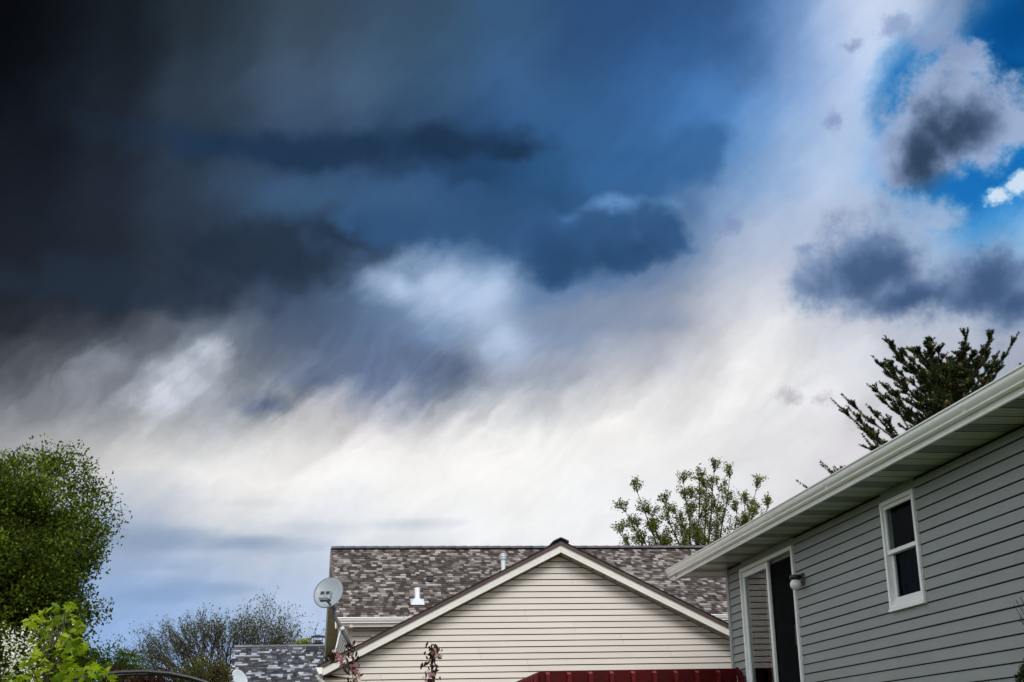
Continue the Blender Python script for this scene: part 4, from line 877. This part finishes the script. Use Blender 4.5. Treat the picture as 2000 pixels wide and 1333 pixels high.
def crown_tree(name, label, group, base, centre, semi, clumps, per, sig, leaf, palette, trunk_r=0.12, lobe=(0.30, 0.52),  shell=0.45, seed=1, cat='tree', lumps=9, mat='leaf'):
    """leafy tree: trunk with limbs, and a crown of leaf clumps hung on an uneven set of lobes"""
    r_ = np.random.default_rng(seed); base, centre, semi = (np.array(v, float) for v in (base, centre, semi))
    t = thing(name, label, cat, tuple(base), group)
    lob = unit(r_.normal(size=(lumps, 3)))*r_.uniform(0.35, 0.72, (lumps, 1)); lr = r_.uniform(*lobe, lumps)
    lob = np.vstack([lob, np.zeros((1, 3))]); lr = np.append(lr, 0.6)
    k = r_.choice(len(lob), clumps, p=lr**2/np.sum(lr**2))
    cc = lob[k] + unit(r_.normal(size=(clumps, 3)))*(lr[k]*r_.uniform(shell, 1.0, clumps)**0.5)[:, None]
    cc = centre + cc*semi
    n = clumps*per
    P_ = np.repeat(cc, per, 0) + np.clip(r_.normal(size=(n, 3)), -1.7, 1.7)*sig*np.repeat(r_.uniform(0.6, 1.3, (clumps, 1)), per, 0)
    V, F, T = leaf_cards(P_, r_.uniform(0.7, 1.25, n)*leaf, vary(palette, n, r_)*np.repeat(np.exp(r_.normal(0, 0.3, (clumps, 1))), per, 0), facing=1.3*unit(P_-np.repeat(cc, per, 0))+0.8*unit(P_-centre), r_=r_)
    link('crown', fast_mesh('crown', V-base, F, M[mat], T), t)
    mb = MB(); top = centre*0.75+base*0.25
    mb.tube([base+(0, 0, -0.1), base*0.6+centre*0.4+r_.normal(size=3)*0.06, top, centre+(0, 0, semi[2]*0.3)], [trunk_r*1.25, trunk_r, trunk_r*0.7, trunk_r*0.2], 9)
    for c in lob[:-1]:
        e = centre+c*semi; s0 = base*0.45+centre*0.55 if c[2] < 0 else top
        mb.tube([s0, (s0+e)/2+(0, 0, 0.12*semi[2]*abs(c[0])), e], [trunk_r*0.45, trunk_r*0.3, trunk_r*0.08], 6)
        for _ in range(5):
            f = e + np.clip(r_.normal(size=3), -1, 1)*semi*0.10; mb.tube([(s0+e)/2*0.4+e*0.6, (e+f)/2, f], [trunk_r*0.14, trunk_r*0.08, trunk_r*0.03], 4)
    mb.build('trunk', M['bark'], t, True); return t
DARK = [(0.042, 0.072, 0.007), (0.058, 0.095, 0.008), (0.032, 0.055, 0.007), (0.078, 0.118, 0.010), (0.095, 0.135, 0.012)]
OLIVE = [(0.060, 0.075, 0.018), (0.085, 0.085, 0.025), (0.05, 0.065, 0.018), (0.11, 0.08, 0.03)]
crown_tree('broadleaf_tree', 'large dense green broadleaf tree rising beside the lawn', None, (-6.9, 24.3, 0.6), (-6.60, 24.3, 4.45), (3.35, 2.9, 3.45), 2700, 140, 0.16, 0.066, [(0.034, 0.054, 0.004), (0.048, 0.074, 0.005), (0.024, 0.040, 0.004), (0.070, 0.102, 0.006), (0.10, 0.14, 0.008)], 0.16, (0.22, 0.42), seed=11, lumps=34)
# smaller trees and shrubs in the gaps beyond the arch
crown_tree('small_tree', 'small dark green tree right beside the large broadleaf tree', 'trees beyond the garden arch', (-6.2, 33.0, 0.6), on_y(176, 1330, 33.0), (0.95, 0.9, 1.15), 150, 55, 0.11, 0.075, DARK[:3], 0.07, seed=12)
crown_tree('small_tree', 'small bright green tree behind the black garden arch', 'trees beyond the garden arch', (-5.6, 38.0, 0.6), on_y(240, 1352, 38.0), (1.3, 1.0, 1.25), 150, 50, 0.12, 0.08, [(0.07, 0.11, 0.02), (0.05, 0.09, 0.018)], 0.07, seed=13)
crown_tree('shrub', 'olive green shrub under the bare spreading tree', 'shrubs under the bare tree', (-3.7, 40.5, 0.6), on_y(380, 1345, 40.5), (1.3, 0.9, 1.0), 150, 45, 0.12, 0.07, OLIVE, 0.06, seed=14, cat='shrub')
crown_tree('shrub', 'brown and olive shrub at the foot of the far grey roof', 'shrubs under the bare tree', (-3.1, 40.0, 0.6), on_y(424, 1352, 40.0), (0.42, 0.5, 1.1), 90, 45, 0.10, 0.065, [(0.09, 0.06, 0.025), (0.06, 0.065, 0.02)], 0.05, seed=15, cat='shrub')
crown_tree('small_tree', 'dark red leaved small tree framed by the black garden arch', None, (-2.9, 21.6, 0.6), on_y(275, 1352, 21.6), (0.85, 0.5, 0.33), 110, 45, 0.07, 0.055, [(0.035, 0.010, 0.012), (0.055, 0.014, 0.016), (0.025, 0.010, 0.010), (0.05, 0.03, 0.015)], 0.05, seed=16, lumps=12)
crown_tree('shrub', 'sprig of yellow green leaves behind the far roof beside the chimney', None, (-0.9, 50.0, 0.6), on_y(592, 1262, 50.0), (0.42, 0.4, 0.45), 50, 25, 0.07, 0.09, [(0.10, 0.14, 0.03), (0.16, 0.17, 0.05)], 0.05, seed=17, cat='shrub', lumps=4)
# blossoming tree in the corner
def blossoms(C, size, palette, r_):
    return leaf_cards(C, size, vary(palette, len(C), r_, 0.1), 0.0, 0.3, 0.9, r_=r_)
bt = crown_tree('blossom_tree', 'white blossoming tree low beside the bright maple', None, (-4.3, 17.2, 0.5), (-4.15, 17.2, 2.25), (0.85, 0.8, 0.8), 90, 30, 0.09, 0.05, DARK, 0.06, seed=18, lumps=9)
r18 = np.random.default_rng(19); C = []
for x, y in ((20, 1262), (35, 1300), (15, 1320), (60, 1270), (85, 1222), (110, 1230), (95, 1295), (30, 1285), (10, 1245), (65, 1315), (130, 1260), (80, 1265), (50, 1245)):
    c = on_y(x, y, 17.0+r18.uniform(-0.3, 0.3)); C += [c + r18.normal(size=3)*np.array((0.10, 0.10, 0.075)) for _ in range(70 if x < 70 else 26)]
V, F, T = blossoms(np.array(C), r18.uniform(0.022, 0.04, len(C)), [(0.74, 0.74, 0.70), (0.62, 0.64, 0.60)], r18)
link('blossoms', fast_mesh('blossoms', V-ORIG[bt.name], F, M['petal'], T), bt)

# branching trees, drawn limb by limb
def grow(mb, p, d, L, r, lev, r_, tips, spread, up, nchild, shrink, bend=0.12, wide=None):
    n = 4; pts, rad = [p], [r]; q = p.copy(); dd = d.copy()
    for i in range(n):
        dd = dd + r_.normal(size=3)*bend; dd[2] += up; dd /= np.linalg.norm(dd); q = q + dd*L/n; pts.append(q.copy()); rad.append(r*(1-0.45*(i+1)/n))
    mb.tube(pts, rad, 6 if lev > 2 else 4, cap=False)
    if lev <= 1: tips += [(pts[i], dd) for i in (2, 3, 4)]
    if lev == 0: return
    for j in range(nchild[lev]):
        i = n if j < 2 else r_.integers(2, n+1); b = pts[i]
        a = r_.normal(size=3); a -= dd*np.dot(a, dd); a /= np.linalg.norm(a)
        nd = dd*math.cos(spread) + a*math.sin(spread)*r_.uniform(0.6, 1.25); nd /= np.linalg.norm(nd)
        grow(mb, b, nd, L*shrink*r_.uniform(0.75, 1.2), rad[i]*0.72, lev-1, r_, tips, spread, up, nchild, shrink, bend)
TY = 53.0
bb = on_y(432, 1400, TY)
_bt = thing('bare_tree', 'wide spreading tree with fine bare branches and tiny new leaves', 'tree', (bb[0], TY, 0.6))
def bare_tree():
    r_ = np.random.default_rng(27); mb, tips = MB(), []; b0 = np.array((bb[0], TY, 0.6)); fork = np.array((bb[0], TY, bb[2]))
    mb.tube([b0+(0, 0, -0.1), (b0+fork)/2+(0.05, 0, 0), fork], [0.19, 0.15, 0.14], 9)
    for i in range(24):
        ax = -1.45 + 2.9*i/23 + r_.uniform(-0.05, 0.05); d = np.array((ax, r_.uniform(-0.35, 0.35), 1.0)); d /= np.linalg.norm(d)
        grow(mb, fork, d, (1.42+0.24*abs(ax))*r_.uniform(0.95, 1.04), 0.085, 4, r_, tips, 0.40, 0.015, (0, 4, 4, 3, 4), 0.70, 0.10)
    mb.build('trunk', M['bark'], _bt)
    T_ = np.array([a for a, _ in tips]); T_ = T_[r_.random(len(T_)) < 0.55]; n = len(T_); C = T_ + r_.normal(size=(n, 3))*0.04
    V, F, T = leaf_cards(C, r_.uniform(0.05, 0.11, n), vary([(0.065, 0.08, 0.022), (0.05, 0.06, 0.02), (0.085, 0.09, 0.025)], n, r_), -0.4, r_=r_)
    link('crown', fast_mesh('crown', V-b0, F, M['leaf'], T), _bt)
bare_tree()
# tall upright tree behind the beige roof
rb = on_y(1362, 1120, 48.0)
def upright_tree():
    r_ = np.random.default_rng(31); b0 = np.array((rb[0], 48.0, 0.6)); fork = np.array((rb[0], 48.0, 5.8))
    t = thing('upright_tree', 'airy tree with upright leafy stems behind the beige house ridge', 'tree', tuple(b0)); mb, tips = MB(), []
    mb.tube([b0+(0, 0, -0.1), (b0+fork)/2+(0.1, 0, 0), fork], [0.26, 0.2, 0.17], 9)
    for px, py, sx in ((1222, 1000, 0.9), (1245, 962, 1), (1300, 985, 0.9), (1335, 945, 1), (1365, 940, 1), (1395, 922, 1.05), (1425, 935, 1), (1405, 960, 0.9), (1478, 955, 1), (1500, 992, 0.9), (1275, 1010, 0.8), (1440, 1000, 0.8), (1215, 1042, 0.8), (1245, 1030, 0.8), (1285, 1035, 0.8), (1320, 1005, 0.8), (1470, 1010, 0.8), (1455, 985, 0.8), (1350, 975, 0.8), (1380, 955, 0.8)):
        e = on_y(px, py, 48.0+r_.uniform(-0.8, 0.8)); d = e-fork; L = np.linalg.norm(d); pts = [fork + d*q + np.array((0, 0, -0.28*L*q*(1-q)))*(1 if abs(d[0]) > 1 else 0.2) + r_.normal(size=3)*0.05*(0 < q < 1) for q in np.linspace(0, 1, 9)]
        mb.tube(pts, list(np.linspace(0.075, 0.010, 9)), 5)
        for i in range(3, 9):
            for _ in range(5):
                dd = pts[i]-pts[i-1]; dd /= np.linalg.norm(dd); a = r_.normal(size=3); a[2] = abs(a[2])*0.6; nd = dd*0.8+a*0.42; nd /= np.linalg.norm(nd)
                grow(mb, pts[i]+r_.normal(size=3)*0.02, nd, r_.uniform(0.35, 0.62)*(1.25-0.09*i), 0.014, 1, r_, tips, 0.55, 0.05, (0, 3), 0.7, 0.1)
    mb.build('trunk', M['bark'], t)
    T_ = np.array([a for a, _ in tips]); per = 4; n = len(T_)*per; C = np.repeat(T_, per, 0) + r_.normal(size=(n, 3))*0.06
    V, F, T = leaf_cards(C, r_.uniform(0.055, 0.105, n), vary([(0.12, 0.14, 0.022), (0.09, 0.11, 0.018), (0.16, 0.18, 0.03), (0.06, 0.075, 0.016)], n, r_), -0.2, r_=r_)
    link('crown', fast_mesh('crown', V-b0, F, M['leaf'], T), t)
upright_tree()

# spruce behind the grey house
def spruce():
    r_ = np.random.default_rng(41); top = on_x(1852, 738, 13.3); b0 = np.array((top[0], top[1], 0.5)); H = top[2]-b0[2]
    t = thing('spruce_tree', 'dark spruce top with golden tipped shoots above the grey house gutter', 'tree', tuple(b0)); mb = MB()
    mb.tube([b0+(0, 0, -0.1), b0+(0, 0, H*0.5), b0+(0, 0, H*0.85), b0+(0, 0, H-0.5), top], [0.24, 0.15, 0.06, 0.03, 0.012], 9)
    shoots = []                                        # (start, end, length of needles, gold)
    shoots.append((top-(0, 0, 0.75), top, 0.055, 0))
    z = 0.25
    while z < H-1.5:
        nb_ = r_.integers(8, 11); reach = min(0.75 + 0.68*z, 3.2)
        for k in range(nb_):
            a = 2*math.pi*(k+r_.uniform(-0.35, 0.35))/nb_ + z*2.1; h = np.array((math.cos(a), math.sin(a), 0)); rr = reach*r_.uniform(0.75, 1.15)
            s0 = top-(0, 0, z+r_.uniform(-0.08, 0.08)); rise = 0.85 if z < 0.9 else (0.55 if z < 2.8 else 0.15)
            pts = [s0 + h*rr*q + np.array((0, 0, rr*(rise*q + 0.22*q*q - (0.10 if z > 2 else 0)*math.sin(q*3)))) + r_.normal(size=3)*0.02 for q in np.linspace(0, 1, 7)]
            mb.tube(pts, list(np.linspace(0.026, 0.006, 7)), 5, cap=False)
            shoots.append((pts[5], pts[6]+(pts[6]-pts[5])*0.35, 0.055, 0))
            for i in range(1, 7):
                shoots.append((pts[i-1], pts[i], 0.055, 0))
                if z > 7 and i % 2: continue
                for sgn in (-1, 1):
                    for _ in range(2 if z < 4 else 1):
                        dd = pts[i]-pts[i-1]; dd /= np.linalg.norm(dd); sd_ = np.cross(dd, (0, 0, 1.0))*sgn; f = dd*r_.uniform(0.6, 1.0)+sd_*r_.uniform(0.4, 0.9)+np.array((0, 0, r_.uniform(-0.05, 0.45))); f /= np.linalg.norm(f)
                        L = r_.uniform(0.16, 0.50)*(1.05-0.06*i)*(0.7+0.1*min(z, 4)); p0 = pts[i-1]*0.5+pts[i]*0.5; e = p0+f*L
                        shoots.append((p0, e, 0.050, 1 if (r_.random() < 0.22 and i < 6) else 0))
                        if z < 6:
                            for s2 in (-1, 1):
                                f2 = f*0.8+np.cross(f, (0, 0, 1.0))*s2*0.6+np.array((0, 0, r_.uniform(-0.1, 0.3))); m_ = p0+f*L*r_.uniform(0.35, 0.7)
                                shoots.append((m_, m_+f2/np.linalg.norm(f2)*L*r_.uniform(0.4, 0.7), 0.046, 1 if r_.random() < 0.2 else 0))
        z += r_.uniform(0.24, 0.36) if z < 5 else 0.7
    mb.build('trunk', M['bark'], t)
    VV, TT = [], []
    for a, e, nl, gold in shoots:
        L = np.linalg.norm(e-a); n = int(26+L*200); q = r_.uniform(0, 1, n)**0.9; d = (e-a)/L
        x = r_.normal(size=(n, 3)); x -= np.outer(x@d, d); x = unit(x); tipd = unit(x + d*0.75)
        p = a + np.outer(q*L, d); w = unit(np.cross(tipd, r_.normal(size=(n, 3))))*0.0075
        ln = nl*r_.uniform(0.8, 1.25, (n, 1))
        VV.append(np.stack([p-w, p+w, p+tipd*ln], 1).reshape(-1, 3))
        c = np.array((0.026, 0.042, 0.014))*np.exp(r_.normal(0, 0.25, (n, 1)))
        if gold: g = (q > 0.45)[:, None]; c = np.where(g, np.array((0.22, 0.17, 0.045))*np.exp(r_.normal(0, 0.3, (n, 1))), c*1.4)
        TT.append(np.repeat(c, 3, 0))
    V = np.concatenate(VV); F = np.arange(len(V)).reshape(-1, 3)
    link('needles', fast_mesh('needles', V-b0, F, M['needle'], np.concatenate(TT)), t)
spruce()

# clipped evergreen at the grey wall
def arborvitae():
    r_ = np.random.default_rng(51); c = np.array((6.10, 11.05, 0.2)); ht = 2.38
    t = thing('evergreen_shrub', 'columnar evergreen with bare twigs on top against the grey siding', 'shrub', tuple(c))
    n = 26000; h = r_.uniform(0, 1, n)**0.8; a = r_.uniform(0, 2*math.pi, n)
    rad = 0.30*np.minimum(1, (1-h)*5+0.30)*(0.85+0.13*np.sin(a*5+h*17)+0.10*np.sin(a*3-h*31))*r_.uniform(0.55, 1.0, n)**0.4
    P_ = c + np.stack([rad*np.cos(a), rad*np.sin(a), h*ht], 1) + r_.normal(size=(n, 3))*0.015
    f = np.stack([np.cos(a), np.sin(a), 0*a], 1)*1.0
    V, F, T = leaf_cards(P_, r_.uniform(0.03, 0.07, n), vary([(0.020, 0.042, 0.012), (0.03, 0.055, 0.016), (0.016, 0.03, 0.010)], n, r_), -1.0, 0.2, 0.4, f, r_=r_)
    link('foliage', fast_mesh('foliage', V-c, F, M['leaf'], T), t)
    mb = MB(); mb.tube([c, c+(0, 0, ht*0.9)], [0.05, 0.015], 7)
    for px, py in ((1984, 1172), (1992, 1166), (1980, 1182), (1998, 1176)):
        e = on_y(px, py, 11.05); s0 = c+(r_.uniform(-0.1, 0.1), 0, ht*0.86); m_ = (s0*0.5+e*0.5)+(0, 0, -0.04)
        mb.tube([s0, m_, e], [0.008, 0.006, 0.003], 4)
        for _ in range(4): q = m_*0.5+e*0.5+r_.normal(size=3)*0.02; mb.tube([q, q+np.array((r_.uniform(-0.06, 0.06), 0.0, 0.06))], [0.004, 0.002], 4)
    mb.build('stem', M['bark'], t)
arborvitae()

# young maple with large bright leaves
def star_leaf(mat, col):
    pts = [(0, -0.30), (0.10, -0.10), (0.34, -0.22), (0.28, -0.02), (0.52, 0.10), (0.30, 0.16), (0.34, 0.36), (0.14, 0.30), (0.0, 0.66)]
    out = pts + [(-x, y) for x, y in pts[-2:0:-1]]
    V = [(0, 0.05, 0)] + [(x, y, -0.35*abs(x)**1.3-0.12*max(y, 0)**2) for x, y in out]; n = len(out)
    return mesh('leaf', V, [(0, 1+i, 1+(i+1) % n) for i in range(n)], mat, tint=np.array(col))
def maple():
    r_ = np.random.default_rng(61); b0 = np.array((-3.1, 15.2, 0.4)); t = thing('maple_sapling', 'young maple with large bright yellow green leaves', 'tree', tuple(b0))
    greens = [(0.20, 0.29, 0.014), (0.27, 0.36, 0.018), (0.12, 0.20, 0.012), (0.33, 0.41, 0.025), (0.08, 0.14, 0.010)]
    leaves = [star_leaf(M['leaf'], g) for g in greens]
    mb = MB(); apex = on_y(128, 1190, 15.2); mb.tube([b0, b0*0.5+apex*0.5+(0.05, 0, 0), apex], [0.035, 0.022, 0.006], 7)
    tips = []
    for px, py, n in ((130, 1185, 7), (110, 1190, 6), (140, 1200, 7), (75, 1208, 7), (60, 1213, 6), (125, 1215, 8), (150, 1225, 7), (95, 1235, 10), (140, 1240, 10), (70, 1250, 7), (115, 1262, 14), (150, 1268, 10), (85, 1275, 10), (125, 1285, 14), (55, 1290, 9), (95, 1300, 14), (145, 1300, 12), (70, 1318, 12), (115, 1322, 14), (35, 1325, 8), (150, 1325, 8), (192, 1312, 7), (186, 1322, 7), (202, 1326, 6)):
        e = on_y(px, py, 15.2+r_.uniform(-0.45, 0.3)); s0 = np.array((0.6*b0[0]+0.4*apex[0], 15.2, 0)); s0[2] = max(e[2]-0.45, 1.4)
        mb.tube([s0, s0*0.4+e*0.6+(0, 0, 0.03), e], [0.010, 0.006, 0.003], 4)
        tips += [(e, n)]
    mb.build('stem', M['pale_bark'], t)
    for e, n in tips:
        for _ in range(int(n*1.28)):
            p = e + r_.normal(size=3)*np.array((0.075, 0.09, 0.05)); s = r_.uniform(0.09, 0.155)
            o = link('leaf', leaves[r_.choice(5, p=[0.3, 0.25, 0.22, 0.1, 0.13])], t, tuple(p-b0)); o.scale = (s, s, s)
            o.rotation_euler = (r_.normal(-0.45, 0.45), r_.normal(0, 0.45), r_.uniform(0, 6.28))
maple()

# crab apple with purple leaves and pink blossom
def crabapple():
    r_ = np.random.default_rng(71); b0 = np.array((0.5, 13.2, 0.3)); t = thing('crabapple_tree', 'crab apple with pink blossom and dark purple leaves before the beige wall', 'tree', tuple(b0)); mb = MB()
    fork = np.array((0.5, 13.2, 1.4)); mb.tube([b0, fork], [0.05, 0.035], 8)
    pl = [(0, -0.5), (0.13, -0.25), (0.17, 0.0), (0.11, 0.28), (0, 0.5)]
    def leafm(col):
        out = pl + [(-x, y) for x, y in pl[-2:0:-1]]; n = len(out); V = [(0, 0, 0.03)] + [(x, y, 0.10*abs(x)-0.25*y*y) for x, y in out]
        return mesh('leaf', V, [(0, 1+i, 1+(i+1) % n) for i in range(n)], M['leaf'], tint=np.array(col))
    def flowm(col):
        V, F = [(0, 0, 0)], []
        for k in range(5):
            a = 2*math.pi*k/5; b = len(V)
            for da, rr, z in ((-0.38, 0.30, 0.10), (-0.30, 0.48, 0.16), (0.30, 0.48, 0.16), (0.38, 0.30, 0.10)): V.append((rr*math.cos(a+da), rr*math.sin(a+da), z))
            F.append((0, b, b+1, b+2, b+3))
        return mesh('blossom', V, F, M['petal'], tint=np.array(col))
    LM = [leafm(c) for c in ((0.022, 0.010, 0.010), (0.035, 0.014, 0.012), (0.05, 0.026, 0.018), (0.03, 0.018, 0.012))]; FM = [flowm(c) for c in ((0.50, 0.27, 0.31), (0.40, 0.17, 0.22), (0.60, 0.42, 0.44), (0.30, 0.10, 0.15))]
    for path, nl, nf in (([(845, 1345), (846, 1320), (842, 1300), (845, 1280), (848, 1263)], 105, (((855, 1281), 13), ((847, 1272), 8), ((838, 1290), 5), ((840, 1318), 6), ((832, 1328), 4))),
                         ([(700, 1345), (694, 1318), (690, 1295), (686, 1268), (684, 1258)], 60, (((686, 1284), 5), ((693, 1312), 12), ((697, 1322), 10), ((691, 1302), 6))),
                         ([(694, 1318), (680, 1302), (664, 1292), (652, 1282), (645, 1279)], 46, (((659, 1283), 9), ((664, 1290), 12), ((671, 1288), 9), ((656, 1275), 5), ((667, 1297), 7)))):
        pts = [on_y(x, y, 13.2) + (0, r_.uniform(-0.04, 0.04), 0) for x, y in path]
        full = ([fork, fork*0.5+pts[0]*0.5] if path[0][1] > 1340 else []) + pts
        mb.tube(full, list(np.linspace(0.016 if path[0][1] > 1340 else 0.006, 0.003, len(full))), 5)
        for _ in range(nl):
            i = r_.integers(0, len(pts)-1); q = r_.random(); p = pts[i]*(1-q)+pts[i+1]*q + r_.normal(size=3)*np.array((0.036, 0.036, 0.024)); s = r_.uniform(0.045, 0.085)
            o = link('leaf', LM[r_.integers(4)], t, tuple(p-b0)); o.scale = (s, s, s); o.rotation_euler = (r_.normal(-1.0, 0.6), r_.normal(0, 0.5), r_.normal(0, 0.9)+(math.pi if r_.random() < 0.4 else 0))
        for (x, y), n in nf:
            for _ in range(n):
                p = on_y(x, y, 13.15) + r_.normal(size=3)*np.array((0.018, 0.02, 0.018)); s = r_.uniform(0.026, 0.042)
                o = link('blossom', FM[r_.integers(4)], t, tuple(p-b0)); o.scale = (s, s, s); o.rotation_euler = (r_.normal(1.3, 0.6), r_.normal(0, 0.6), r_.uniform(0, 6.28))
    mb.build('stem', M['bark'], t)
crabapple()
